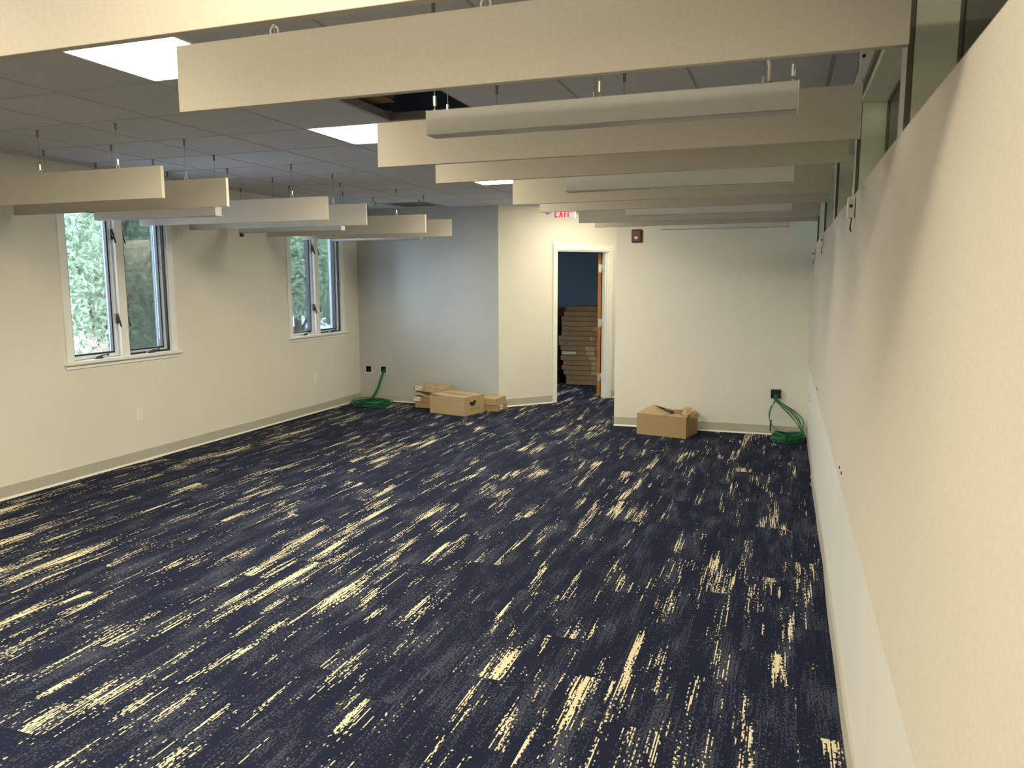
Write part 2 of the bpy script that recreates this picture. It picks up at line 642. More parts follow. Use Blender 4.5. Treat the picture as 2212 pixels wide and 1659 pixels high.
# ---- right wall: solid up to the clerestory, openings above
PZ0, PZ1 = 0.743, 1.990
CZ0, CZ1 = 1.99, 2.375
MULL = [(-2.32, -2.20), (-0.76, -0.64), (0.72, 0.83), (2.215, 2.315), (3.695, 3.80), (5.16, 5.27), (6.62, 6.74), (8.06, 8.18)]
rw = MB()
rw.box(0, 0.115, YF, Y1, 0, CZ0)
rw.box(0, 0.115, YF, Y1, CZ1, 2.62)
rw.box(0, 0.115, YF, MULL[0][0], CZ0, CZ1)
for a, b_ in MULL:
    rw.box(0.0, 0.115, a, b_, CZ0, CZ1)
struct(rw.build('wall_right', MAT['whitewall']))
# clerestory lights: reveal, bead, glass, front mullions
cle = setting('window_3')
ends = MULL + [(Y1, Y1)]
for k in range(len(MULL)):
    y0, y1 = MULL[k][1], ends[k + 1][0]
    MB().box(0.002, 0.098, y1 - 0.004, y1, CZ0 + .004, CZ1 - .004).build('jamb', MAT['jamb'], cle)
    MB().box(0.002, 0.098, y0, y0 + 0.004, CZ0 + .004, CZ1 - .004).build('jamb', MAT['jamb'], cle)
    MB().box(0.002, 0.098, y0 + .004, y1 - .004, CZ1 - 0.006, CZ1).build('soffit', MAT['jamb'], cle)
    MB().box(0.002, 0.098, y0 + .004, y1 - .004, CZ0, CZ0 + 0.004).build('sill', MAT['jamb'], cle)
    MB().frame('yz', y0, y1, CZ0, CZ1, 0.016, 0.099, 0.112).build('bead', MAT['bead'], cle)
    MB().box(0.104, 0.108, y0 + .016, y1 - .016, CZ0 + .016, CZ1 - .016).build('pane', MAT['tint'], cle)
for a, b_ in MULL[1:]:
    mo = MB().box(-0.012, -0.0005, a, b_, CZ0 + 0.001, 2.42).build('mullion', MAT['mullion'], cle, bevel=0.001)
    MB().box(-0.0115, 0.003, a - 0.004, a - 0.0005, CZ0 + 0.001, CZ1).build('edge_strip', MAT['bead'], mo)
hd = MB().box(-0.012, -0.0005, YF + 0.1, Y1 - 0.002, 2.42, 2.50).build('head_rail', MAT['mullion'], cle, bevel=0.001)
MB().box(-0.0125, -0.0005, YF + 0.1, Y1 - 0.002, 2.392, 2.4195).build('edge_strip', MAT['bead'], hd)
# corridor seen through the clerestory
cw = MB()
cw.box(1.35, 1.45, YF, Y1, 0, 2.62)
struct(cw.build('wall_corridor', MAT['jamb']))

# ---- wall behind the viewer and the room beyond the door
struct(MB().box(-W - T, 1.45, YF - 0.12, YF, 0, 2.62).build('wall_front', MAT['paint']))
rm = MB()
rm.box(-W, -XA + 0.12, 12.75, 12.87, 0, 2.62)
for a, b_, z0, z1 in ((Y2 + 0.12, 10.4, 0, 2.62), (11.6, 12.87, 0, 2.62), (10.4, 11.6, 0, 0.95), (10.4, 11.6, 2.25, 2.62)):
    rm.box(-W - 0.12, -W, a, b_, z0, z1)
rm.box(-XA, -XA + 0.12, 11.3, 12.75, 0, 2.62)
struct(rm.build('wall_store_room', MAT['blue_paint']))

w4 = setting('window_4')  # unseen window added so bluish daylight reaches the store room
MB().frame('yz', 10.4, 11.6, 0.95, 2.25, 0.05, -W - 0.10, -W - 0.03).build('sash', MAT['vinyl'], w4)
MB().box(-W - 0.07, -W - 0.066, 10.45, 11.55, 1.0, 2.2).build('pane', MAT['glass'], w4)

# ---- ceiling: tiles on a grid
ceil = setting('ceiling', (0, 0, H))
SKIP = {}
def cell(i, j):
    return (GX0 + i * G, GY0 + j * G)
BACK_LIGHTS = [(1, -4), (1, -7), (1, -10), (1, -13), (4, -9), (4, -12), (-2, -10)]
LIGHTS = {(1, -1), (1, 2), (1, 6), (2, 10), (4, -4)} | set(BACK_LIGHTS)
OPEN = (2, 1)
VENT = (-2, 9)
tile_mesh = {}
back_tiles = MB()
for i in range(-4, 7):
    for j in range(-16, 16):
        x0, y0 = cell(i, j)
        x1, y1 = x0 + G, y0 + G
        x0c, x1c = max(x0, -W), min(x1, 0.0)
        y0c, y1c = max(y0, YF), min(y1, 12.75)
        if x1c - x0c < 0.03 or y1c - y0c < 0.03:
            continue
        if (i, j) in LIGHTS or (i, j) == OPEN or (i, j) == VENT:
            continue
        if x0c < -XB - 0.3 and y0c > Y2:
            continue
        if x1c > -XA:
            if y0c > Y1:
                if x0c > -XA:
                    continue
            elif x0c > -XA and y1c > Y1:
                y1c = Y1
        if j < -8:
            back_tiles.box(x0c + .009, x1c - .009, y0c + .009, y1c - .009, -0.004, 0.02)
            continue
        key = (round(x1c - x0c, 3), round(y1c - y0c, 3))
        if key not in tile_mesh:
            a, b_ = key[0] / 2, key[1] / 2
            g = 0.0085
            mb = MB().box(-a + g, a - g, -b_ + g, b_ - g, -0.004, 0.012)
            mb.box(-a + .002, a - .002, -b_ + .002, b_ - .002, 0.012, 0.02)
            tile_mesh[key] = mb.mesh('ceiling_tile', MAT['tile'])
        inst('ceiling_tile', tile_mesh[key], ceil, ((x0c + x1c) / 2, (y0c + y1c) / 2, 0))
bt = back_tiles.build('rear_tiles', MAT['tile'], ceil, normals=False)
bt['kind'] = 'stuff'
for i in range(-3, 7):
    x = GX0 + i * G
    ye = 12.7 if -XB - 0.3 < x < -XA else (Y2 if x < -XA else Y1)
    MB().box(x - .0065, x + .0065, YF, ye, 0.0, 0.008).build('grid_runner', MAT['grid'], ceil)
for j in range(-15, 16):
    y = GY0 + j * G
    a, b_ = (-W, 0.0) if y < Y1 else ((-W, -XA) if y < Y2 else (-XB - 0.2, -XA))
    MB().box(a, b_, y - .0065, y + .0065, 0.0005, 0.0075).build('cross_tee', MAT['grid'], ceil)
MB().box(-W, -W + 0.022, YF, Y2, -0.002, 0.004).build('wall_angle', MAT['grid'], ceil)
MB().box(-0.022, 0, YF, Y1, -0.002, 0.004).build('wall_angle', MAT['grid'], ceil)
MB().box(-W + .022, -XB, Y2 - 0.022, Y2, -0.002, 0.004).build('wall_angle', MAT['grid'], ceil)
MB().box(-XA, -.022, Y1 - 0.022, Y1, -0.002, 0.004).build('wall_angle', MAT['grid'], ceil)
MB().box(0, 2.6, -0.022, 0, -0.002, 0.004).build('wall_angle', MAT['grid'], ceil, loc=(-XB, Y2, 0), rotz=ANG)
MB().box(0.116, 1.35, YF, Y1, 0, 0.02).build('corridor_ceiling', MAT['tile'], ceil)
MB().box(-W, -XB - 0.25, Y2 + 0.13, 12.74, 0.0, 0.02).build('store_room_ceiling', MAT['tile'], ceil)
MB().box(-W - T, 1.45, YF - .12, 13.0, 0.62, 0.70).build('plenum_deck', MAT['deck'], ceil)
pl = MB()
pl.box(-W - T, -W, YF - .12, 13.0, 0.041, 0.62).box(1.35, 1.45, YF - .12, 13.0, 0.041, 0.62)
pl.box(-W, 1.35, YF - .12, YF, 0.041, 0.62).box(-W, 1.35, 12.88, 13.0, 0.041, 0.62)
pl.build('plenum_side', MAT['deck'], ceil)
# open bay: dark turned-up grid edges around the missing tile
ox, oy = cell(*OPEN)
MB().frame('xy', ox, ox + G, oy, oy + G, 0.014, 0.001, 0.045).build('open_bay_rim', MAT['mount'], ceil)

# duct and insulation glimpsed through the open bay
dt = thing('flexible_duct', 'dull foil duct glimpsed up inside the open ceiling bay', 'duct', (ox + 0.32, oy + 0.36, H + 0.36))
pts = [(-0.9 + 0.12 * k, 0.10 * math.sin(k * 0.8), 0.03 * math.cos(k * 1.3)) for k in range(16)]
db = MB()
db.tube(pts, [0.13 + (0.012 if k % 2 else 0) for k in range(16)], 14)
db.build('duct_jacket', MAT['foil'], dt, smooth=True)
for k in (3, 8, 12):
    db = MB().tube([(pts[k][0] - .012, pts[k][1], pts[k][2]), (pts[k][0] + .012, pts[k][1], pts[k][2])], 0.147, 14)
    db.build('strap', MAT['cable_steel'], dt)
ib = thing('insulation_batt', 'brown insulation batt lying beside the open ceiling bay', 'insulation', (ox - 0.02, oy + 0.30, H + 0.09))
MB().box(-0.10, 0.10, -0.30, 0.22, 0, 0.10).build('batt', MAT['insul'], ib, bevel=0.02)
MB().box(-0.102, 0.102, -0.302, 0.222, -0.004, -0.0005).build('paper_facing', MAT['card_in'], ib)

# ---- baseboards
def base_run(name, length, loc, rotz, cuts=None):
    o = MB().box(0, length, -0.008, 0, 0.008, 0.102).build(name, MAT['base'], loc=loc, rotz=rotz, bevel=0.002)
    struct(o)
    MB().prism([(0, 0), (-0.020, 0.0), (-0.018, 0.004), (-0.0085, 0.016), (0, 0.016)], 0, length, 'yz').build('toe', MAT['toe'], o)
    return o
base_run('baseboard_left', Y2 - YF, (-W, YF, 0), PI / 2)
base_run('baseboard_back_left', W - XB - 0.022, (-W + 0.021, Y2, 0), 0)
base_run('baseboard_slanted', D0 - 0.06, (-XB, Y2, 0), ANG)
bo = (-XB + 0.6756 * (D1 + 0.075), Y2 + 0.7373 * (D1 + 0.075), 0)
base_run('baseboard_slanted_right', 0.6, bo, ANG)
base_run('baseboard_back_right', XA - 0.03, (-XA, Y1, 0), 0)
# the base on the right wall is slightly wavy where it has come loose
bw = MB()
for k in range(60):
    ya, yb = YF + (Y1 - YF - 0.022) * k / 60, YF + (Y1 - YF - 0.022) * (k + 1) / 60
    fa = -0.010 - 0.0035 * math.sin(ya * 2.3) - 0.002 * math.sin(ya * 5.1)
    fb = -0.010 - 0.0035 * math.sin(yb * 2.3) - 0.002 * math.sin(yb * 5.1)
    bw.quad((fa, ya, 0.0), (fb, yb, 0.0), (fb, yb, 0.1), (fa, ya, 0.1))
    bw.quad((fa, ya, 0.1), (fb, yb, 0.1), (-0.0005, yb, 0.1), (-0.0005, ya, 0.1))
struct(bw.build('baseboard_right', MAT['base']))

# ---- door frame and door
df = setting('door_1', (-XB, Y2, 0), ANG)
c = 0.055
for nm, a, b_, z0, z1 in (('casing', D0 - c, D0 + 0.004, 0, DH - 0.004), ('casing', D1 - 0.004, D1 + c + 0.012, 0, DH - 0.004),
                          ('casing', D0 - c, D1 + c + 0.012, DH - 0.004, DH + 0.075)):
    MB().box(a, b_, -0.016, -0.0005, z0, z1).build(nm, MAT['white'], df, bevel=0.003)
MB().box(D0 + .0005, D0 + 0.020, 0, 0.125, 0, DH - 0.021).build('jamb', MAT['white'], df)
MB().box(D1 - 0.020, D1 - .0005, 0, 0.125, 0, DH - 0.021).build('jamb', MAT['white'], df)
MB().box(D0 + .0005, D1 - .0005, 0, 0.125, DH - 0.020, DH - .0005).build('jamb', MAT['white'], df)
MB().box(D1 - 0.034, D1 - 0.0205, 0.03, 0.075, 0, DH - 0.021).build('door_stop', MAT['white'], df, bevel=0.002)
MB().box(D0 + 0.0205, D0 + 0.034, 0.03, 0.075, 0, DH - 0.021).build('door_stop', MAT['white'], df, bevel=0.002)
# leaf swung open into the store room
hx, hy = D1 - 0.024, 0.132
leaf_ang = math.radians(-57.5)
hinge_w = Vector((-XB, Y2, 0)) + Vector((math.cos(ANG) * hx - math.sin(ANG) * hy, math.sin(ANG) * hx + math.cos(ANG) * hy, 0))
ldir = Vector((-0.185, 0.983, 0)).normalized()
lrot = math.atan2(ldir.y, ldir.x)
door = setting('door_2', (hinge_w.x, hinge_w.y, 0), lrot)
MB().box(0.006, 0.80, 0.006, 0.050, 0.012, DH - 0.024).build('door_leaf', MAT['wood'], door, bevel=0.002)
for z in (0.28, 1.045, 1.80):
    hb = MB()
    hb.box(0.000, 0.0055, -0.004, 0.042, z - 0.055, z + 0.055)
    ho = hb.build('hinge', MAT['steel'], door)
    MB().cyl((-0.004, -0.006, z - 0.058), (-0.004, -0.006, z + 0.058), 0.0075, 10).build('hinge_pin', MAT['steel'], ho, smooth=True)
    hb2 = MB()
    for dz in (-0.035, 0.0, 0.035):
        hb2.cyl((-0.0015, 0.018, z + dz), (0.0, 0.018, z + dz), 0.005, 8)
    hb2.build('hinge_screws', MAT['mount'], ho)
for s in (-1, 1):
    MB().cyl((0.735, 0.028 + s * 0.022, 0.95), (0.735, 0.028 + s * 0.055, 0.95), 0.011, 10).tube(
        [(0.735, 0.028 + s * 0.055, 0.95), (0.68, 0.028 + s * 0.058, 0.95), (0.62, 0.028 + s * 0.055, 0.95)], 0.009, 8).build('door_handle', MAT['steel'], door, smooth=True)

# ---- left wall windows
def make_window(n, y0, y1):
    wn = setting('window_%d' % n, (-W, y0, 0))
    L = y1 - y0
    mid = L / 2
    # local: x outward is negative, y along the wall
    MB().box(0.0005, 0.016, -0.060, 0.004, WZ0 + 0.026, WZ1 + 0.06).build('casing', MAT['white'], wn, bevel=0.003)
    MB().box(0.0005, 0.016, L - 0.004, L + 0.060, WZ0 + 0.026, WZ1 + 0.06).build('casing', MAT['white'], wn, bevel=0.003)
    MB().box(0.0005, 0.016, 0.004, L - 0.004, WZ1 - 0.004, WZ1 + 0.06).build('casing', MAT['white'], wn, bevel=0.003)
    MB().box(-0.10, 0.045, -0.085, L + 0.085, WZ0 - 0.004, WZ0 + 0.026).build('sill', MAT['white'], wn, bevel=0.006)
    MB().box(0.0005, 0.012, -0.070, L + 0.070, WZ0 - 0.040, WZ0 - 0.0045).build('apron', MAT['white'], wn, bevel=0.003)
    MB().box(-0.155, -0.0005, 0.0005, 0.020, WZ0 + 0.026, WZ1).build('jamb', MAT['vinyl'], wn)
    MB().box(-0.155, -0.0005, L - 0.020, L - 0.0005, WZ0 + 0.026, WZ1).build('jamb', MAT['vinyl'], wn)
    MB().box(-0.155, -0.0005, 0.0205, L - 0.0205, WZ1 - 0.02, WZ1 - 0.0005).build('jamb', MAT['vinyl'], wn)
    mu = MB().box(-0.13, 0.004, mid - 0.043, mid + 0.043, WZ0 + 0.0265, WZ1 - 0.0205).build('mullion', MAT['white'], wn, bevel=0.002)
    zb, zt = WZ0 + 0.0265, WZ1 - 0.021
    for s, (a, b_) in enumerate(((0.021, mid - 0.0435), (mid + 0.0435, L - 0.021))):
        st = MB()
        st.frame('yz', a, b_, zb, zt, 0.030, -0.105, -0.045)
        st.frame('yz', a + 0.004, b_ - 0.004, zb + 0.004, zt - 0.004, 0.016, -0.045, -0.030)
        so = st.build('sash', MAT['vinyl'], wn)
        MB().frame('yz', a + 0.0302, b_ - 0.0302, zb + 0.0302, zt - 0.0302, 0.014, -0.098, -0.050).build('gasket', MAT['black'], so)
        MB().box(-0.084, -0.080, a + 0.0445, b_ - 0.0445, zb + 0.0445, zt - 0.0445).build('pane', MAT['glass'], so)
        if s == 1:
            so2 = MB().frame('yz', a + 0.001, b_ - 0.001, zb + 0.001, zt - 0.001, 0.014, -0.022, -0.008).build('screen_frame', MAT['black'], wn)
            MB().quad((-0.015, a + 0.0152, zb + 0.0152), (-0.015, b_ - 0.0152, zb + 0.0152), (-0.015, b_ - 0.0152, zt - 0.0152), (-0.015, a + 0.0152, zt - 0.0152)).build('insect_screen', MAT['screen'], so2)
        # crank operator on the sill edge
        yc = (a + b_) / 2 - 0.02
        cr = MB().prism([(yc - 0.05, zb), (yc + 0.05, zb), (yc + 0.035, zb + 0.018), (yc - 0.02, zb + 0.022)], -0.004, 0.018, 'yz')
        cro = cr.build('crank_base', MAT['dgrey'], wn, bevel=0.002)
        MB().tube([(0.020, yc, zb + 0.018), (0.026, yc + 0.03, zb + 0.026), (0.028, yc + 0.085, zb + 0.030)], [0.007, 0.006, 0.005], 8).cyl(
            (0.028, yc + 0.085, zb + 0.018), (0.028, yc + 0.085, zb + 0.040), 0.008, 8).build('crank_handle', MAT['dgrey'], cro, smooth=True)
    # sash locks on the mullion side of the left sash, and the edge of those on the right sash
    for z in (1.31, 2.035):
        lk = MB().box(-0.030, -0.012, mid - 0.0715, mid - 0.0440, z - 0.043, z + 0.043).build('lock_plate', MAT['dgrey'], wn, bevel=0.002)
        MB().tube([(-0.008, mid - 0.058, z + 0.012), (0.004, mid - 0.054, z - 0.02), (0.014, mid - 0.046, z - 0.075)], [0.010, 0.008, 0.006], 8).build('lock_lever', MAT['black'], lk, smooth=True)
        lk = MB().box(-0.006, 0.002, mid + 0.0440, mid + 0.050, z - 0.043, z + 0.02).build('lock_plate', MAT['black'], wn)
        MB().tube([(0.0, mid + 0.050, z + 0.0), (0.005, mid + 0.053, z - 0.04), (0.012, mid + 0.060, z - 0.075)], 0.005, 8).build('lock_lever', MAT['black'], lk, smooth=True)
    return wn
make_window(1, *WINS[0])
make_window(2, *WINS[1])

# ================================================================== CEILING FIXTURES
def troffer(i, j, label, sx=1.0, dx=0.0, sy=None, dy=0.0):
    x, y = cell(i, j)
    t = thing('ceiling_light', label, 'light', (x + G / 2 + dx, y + G / 2 + dy, H), 0)
    a = G / 2 - 0.003
    sy = sy or sx
    t.scale = (sx, sy, 1)
    # cut tiles filling the rest of the bay round a smaller fixture
    xa, xb, ya, yb = G / 2 + dx - sx * a, G / 2 + dx + sx * a, G / 2 + dy - sy * a, G / 2 + dy + sy * a
    for p0, p1, q0, q1 in ((.008, xa, .008, G - .008), (xb, G - .008, .008, G - .008), (xa, xb, .008, ya), (xa, xb, yb, G - .008)):
        if p1 - p0 > 0.02 and q1 - q0 > 0.02:
            MB().box(x + p0, x + p1, y + q0, y + q1, -0.003, 0.015).build('ceiling_tile', MAT['tile'], ceil)
    MB().frame('xy', -a, a, -a, a, 0.016, -0.004, 0.03).build('frame', MAT['white'], t)
    MB().box(-a + 0.0165, a - 0.0165, -a + 0.0165, a - 0.0165, -0.001, 0.004).build('diffuser', MAT['diffuser'], t)
    MB().box(-a + 0.01, a - 0.01, -a + 0.01, a - 0.01, 0.031, 0.07).build('housing', MAT['grid'], t)
    return t
troffer(1, -1, 'large glaring square ceiling light nearest the front, left of the long near baffle')
troffer(1, 2, 'glaring square ceiling light in mid room, beside the open ceiling bay')
troffer(1, 6, 'far square ceiling light seen as a thin bright strip between two baffles')
troffer(2, 10, 'ceiling light in the recess before the doorway, hidden above the far baffles', 0.62, -0.10)
troffer(4, -4, 'added half-size ceiling light just over the viewpoint near the right wall', 1.0, 0.0, 0.40, -0.18)  # out of view; added and sized to brighten the near baffle's right half
ROWS = {1: 'in the middle row', 4: 'by the right wall', -2: 'by the left wall'}
RANK = {1: 0, 4: 0, -2: 0}
for ij in BACK_LIGHTS:
    RANK[ij[0]] += 1
    troffer(*ij, 'square ceiling light over the viewpoint, number %s back %s' % (('one', 'two', 'three', 'four')[RANK[ij[0]] - 1], ROWS[ij[0]]))
cl = thing('ceiling_light', 'added unseen light in the corridor behind the clerestory glass', 'light', (0.75, 3.4, H))  # unseen lamp added to brighten the clerestory reveals and glass
MB().frame('xy', -0.15, 0.15, -0.6, 0.6, 0.016, -0.006, -0.0005).build('frame', MAT['white'], cl)
MB().box(-0.133, 0.133, -0.583, 0.583, -0.004, -0.001).build('diffuser', MAT['dim'], cl)

# air vent
vx, vy = cell(*VENT)
vt = thing('ceiling_vent', 'grey louvred air vent in the ceiling near the back left wall', 'vent', (vx + G / 2, vy + G / 2, H))
a = G / 2 - 0.003
MB().frame('xy', -a, a, -a, a, 0.05, -0.006, 0.012).build('frame', MAT['grid'], vt, bevel=0.003)
MB().box(-a + .05, a - .05, -a + .05, a - .05, 0.05, 0.06).build('backing', MAT['dark'], vt)
for k, q in enumerate((0.20, 0.14, 0.08)):
    MB().frame('xy', -q, q, -q, q, 0.022, -0.008 + 0.004 * k, 0.006 + 0.004 * k).build('louvre', MAT['mount'], vt)

# suspended baffles
ZB, BH, BT = 2.122, 0.187, 0.025
def hanger(parent, x, y, z0, eyelet=True):
    zc = H - ZB           # ceiling height in local coordinates
    h = MB().cyl((x, y, z0), (x, y, zc - 0.04), 0.0013, 6).build('cable', MAT['cable_steel'], parent)
    MB().cyl((x, y, z0 + 0.022), (x, y, z0 + 0.055), 0.0062, 10).build('gripper', MAT['bright_metal'], h, smooth=False)
    MB().cyl((x, y, zc - 0.044), (x, y, zc - 0.006), 0.0068, 10).cyl((x, y, zc - 0.008), (x, y, zc - 0.0045), 0.012, 10).build('ceiling_clip', MAT['mount'], h)
    if eyelet:
        ring = [(x + 0.013 * math.cos(t), y, z0 + 0.010 + 0.013 * math.sin(t)) for t in [2 * PI * k / 14 for k in range(14)]]
        MB().tube(ring, 0.0028, 6, closed=True).build('eyelet', MAT['fixture'], h, smooth=True)
    else:
        MB().cyl((x, y, z0 - 0.002), (x, y, z0 + 0.012), 0.004, 8).build('eyelet', MAT['fixture'], h)

def make_baffle(L):
    t = thing('acoustic_baffle', '', 'baffle', (0, 0, ZB))
    MB().box(-L / 2, L / 2, 0, BT, 0, BH).build('felt_panel', MAT['felt'], t, bevel=0.0012)
    for x in (-L / 2 + 0.335, 0.0, L / 2 - 0.335):
        hanger(t, x, BT / 2, BH)
    return t
def make_linear(L):
    t = thing('linear_pendant_light', '', 'light', (0, 0, ZB))
    MB().box(-L / 2 + 0.004, L / 2 - 0.004, -0.035, 0.035, 0.004, 0.083).build('housing', MAT['fixture'], t, bevel=0.0015)
    MB().box(-L / 2 + 0.006, L / 2 - 0.006, -0.030, 0.030, 0.0, 0.0042).build('lens', MAT['lens'], t)
    for s in (-1, 1):
        MB().box(s * (L / 2 - 0.002) - 0.002, s * (L / 2 - 0.002) + 0.002, -0.035, 0.035, 0.002, 0.084).build('end_cap', MAT['white'], t)
        hanger(t, s * (L / 2 - 0.018), 0.0, 0.083, False)
    hanger(t, 0.0, 0.0, 0.083, False)
    zc = H - ZB
    x = L / 2 - 0.085
    co = MB().tube([(x, 0.01, 0.083), (x, 0.012, 0.14), (x - 0.012, 0.016, 0.20), (x - 0.06, 0.02, 0.27), (x - 0.11, 0.02, 0.36), (x - 0.13, 0.02, zc - 0.003)], 0.0062, 8).build('power_cord', MAT['cord'], t, smooth=True)
    MB().cyl((x, 0.01, 0.083), (x, 0.01, 0.095), 0.011, 10).build('cord_grip', MAT['mount'], t)
    return t

def place(src, x0, x1, yl, yr, label, group):
    """front faces at yl (left end) and yr (right end)"""
    cx, cy = (x0 + x1) / 2, (yl + yr) / 2
    return copy_tree(src, (cx, cy, ZB), 0.6 * math.atan2(yr - yl, x1 - x0), label, group)

ORD = ['nearest', 'second', 'third', 'fourth', 'fifth', 'sixth', 'seventh', 'eighth']
RG = 'felt baffles hung along the right side'
LG = 'felt baffles hung along the left side'
RB = [(1.318, 1.318), (1.912, 1.905), (3.107, 3.063), (3.712, 3.626), (4.907, 4.793), (5.499, 5.386), (6.62, 6.541), (7.243, 7.033)]
RL = ['nearest beige felt baffle, filling the top left corner of the picture',
      'long beige felt baffle right across the top, just behind the nearest one',
      'beige felt baffle directly behind the nearest white linear light on the right side',
      'shaded beige felt baffle just in front of the second white linear light',
      'beige felt baffle directly behind the second white linear light in the right row',
      'shaded beige felt baffle just above the exit sign, in front of the third linear light',
      'shaded felt baffle behind the third linear light, its left end right of the exit sign',
      'farthest felt baffle of the right row, above the red alarm on the back wall']
bsrc = make_baffle(1.940)
bsrc.location = (-1.015, RB[0][0], ZB)
bsrc['label'] = RL[0]
bsrc['group'] = RG
for k in range(1, 8):
    place(bsrc, -1.985, -0.045, *RB[k], RL[k], RG)
LB = [(3.745, 3.745), (4.315, 4.28), (5.515, 5.40), (6.13, 6.02), (7.33, 7.22), (7.98, 7.80)]
LLn = ['nearest felt baffle of the left row, cut off by the left edge of the picture',
      'second felt baffle of the left row, crossing just above the near window',
      'third felt baffle of the left row, behind the first white linear light there',
      'fourth felt baffle of the left row, ending right of the third one',
      'fifth felt baffle of the left row, crossing above the far window',
      'farthest felt baffle of the left row, its pale end against the grey back wall']
for k in range(6):
    place(bsrc, -5.726, -3.804, LB[k][0] if k else 3.745, LB[k][0] if k == 0 else LB[k][0], LLn[k], LG)

lsrc = make_linear(1.205)
LGr = 'unlit white linear lights among the right baffles'
RLI = [2.50, 4.29, 6.04, 7.76]
lsrc.location = (-0.861, RLI[0] + 0.035, ZB)
lsrc['label'] = 'large unlit white linear light nearest on the right, with a bent power cord'
lsrc['group'] = LGr
for k, lab in ((1, 'second unlit white linear light in the right row, middle of the row'),
               (2, 'third unlit white linear light in the right row, left of the clerestory, small and far'),
               (3, 'farthest white linear light of the right row, faint against the back wall')):
    copy_tree(lsrc, (-0.861, RLI[k] + 0.035, ZB), 0, lab, LGr)
LGl = 'unlit white linear lights among the left baffles'
for y, lab in ((4.90, 'white linear light of the left row hanging in front of the near window'),
               (6.67, 'white linear light of the left row between the two windows'),
               (8.40, 'farthest white linear light of the left row, its white end before the grey back wall')):
    copy_tree(lsrc, (-4.985, y + 0.035, ZB), 0, lab, LGl, ('power_cord', 'cord_grip'))

# ================================================================== RIGHT WALL
pn = thing('acoustic_wall_panel', 'huge pale beige fabric wall panel covering the middle of the right wall', 'panel', (0, 0, 0))
fp = MB()
ny = 90
def wav(y, z):
    s = max(0.0, (z - 1.2) / 0.79)
    return -0.0125 - 0.0028 * s * math.sin(y * 3.1 + 0.8 * math.sin(y * 1.3))
zz = [PZ0, 1.0, 1.3, 1.6, 1.8, PZ1]
y_0, y_1 = YF + 0.01, Y1 - 0.004
for iy in range(ny + 1):
    y = y_0 + (y_1 - y_0) * iy / ny
    for z in zz:
        fp.v.append((wav(y, z), y, z))
    for z in (PZ1, PZ0):
        fp.v.append((-0.0008, y, z))
m_ = len(zz) + 2
for iy in range(ny):
    a, b_ = iy * m_, (iy + 1) * m_
    for k in range(m_):
        fp.f.append((a + k, a + (k + 1) % m_, b_ + (k + 1) % m_, b_ + k))
fp.f.append(tuple(range(m_)))
fp.f.append(tuple(ny * m_ + k for k in range(m_)))
fo = fp.build('fabric_face', MAT['panel_felt'], pn)
for y, z in ((6.36, 0.803), (6.30, 0.795), (3.64, 0.803), (3.525, 0.805), (8.42, 0.80)):
    MB().cyl((-0.0165, y, z), (-0.0122, y, z), 0.0065, 10).build('screw', MAT['black'], pn)
# white hardware tags with a dark screw and a stub of wire at the panel's top edge
def tag(y, z, label, hgt=0.085, wire=True):
    t = thing('wall_clip', label, 'clip', (-0.0165, y, z))
    MB().box(-0.024, 0, -0.030, 0.030, -hgt, 0).build('plate', MAT['white'], t, bevel=0.002)
    MB().cyl((-0.012, -0.033, -hgt * 0.45), (-0.012, -0.0295, -hgt * 0.45), 0.007, 10).build('screw', MAT['black'], t)
    if wire:
        MB().tube([(-0.005, 0.0, -hgt), (-0.008, 0.012, -hgt - 0.03), (-0.004, 0.03, -hgt - 0.055)], 0.0035, 6).tube(
            [(-0.005, -0.005, -hgt), (-0.010, -0.012, -hgt - 0.035), (-0.012, -0.020, -hgt - 0.05)], 0.0025, 6).build('wire_stub', MAT['insul'], t, smooth=True)
    return t
CG = 'white clips along the top of the right wall panel'
tag(3.62, 1.972, 'near white clip with a dark screw at the top edge of the fabric panel')['group'] = CG
tag(6.50, 1.972, 'farther white clip at the top edge of the fabric panel')['group'] = CG
tag(8.36, 1.930, 'farthest white clip on the fabric panel, in the back right corner')['group'] = CG
t = tag(3.58, 2.560, 'white clip high on the right wall near the ceiling, above the clerestory')
t['group'] = CG
t.location.x = -0.001

# small screws on the white wall below the panel
for y, z, n in ((8.30, 0.47, 'upper'), (8.30, 0.42, 'lower')):
    s = MB().cyl((-0.003, y, z), (0.0, y, z), 0.006, 8).build('wall_screw', MAT['ink'])
    s['label'] = 'tiny %s screw head on the white wall in the far right corner' % n
    s['category'] = 'screw'
    s['group'] = 'screws in the far right corner'

# ================================================================== WALL DEVICES
def outlet(y, z, label):
    t = thing('wall_outlet', label, 'outlet', (-W, y, z))
    MB().box(0, 0.006, -0.036, 0.036, -0.060, 0.060).build('cover_plate', MAT['white'], t, bevel=0.002)
    for s in (-1, 1):
        r = MB().box(0.0055, 0.0085, -0.017, 0.017, s * 0.021 - 0.015, s * 0.021 + 0.015).build('receptacle', MAT['white'], t, bevel=0.001)
        sl = MB()
        sl.box(0.0084, 0.0088, -0.008, -0.006, s * 0.021 - 0.002, s * 0.021 + 0.007)
        sl.box(0.0084, 0.0088, 0.006, 0.008, s * 0.021 - 0.002, s * 0.021 + 0.007)
        sl.cyl((0.0084, 0, s * 0.021 - 0.008), (0.0088, 0, s * 0.021 - 0.008), 0.0025, 8)
        sl.build('slot', MAT['dgrey'], r)
    MB().cyl((0.006, 0, 0), (0.0072, 0, 0), 0.003, 8).build('screw', MAT['steel'], t)
    t['group'] = 'outlets on the left wall'
outlet(5.405, 0.435, 'white wall outlet on the left wall below and right of the near window')
outlet(8.205, 0.435, 'white wall outlet on the left wall below the far window')

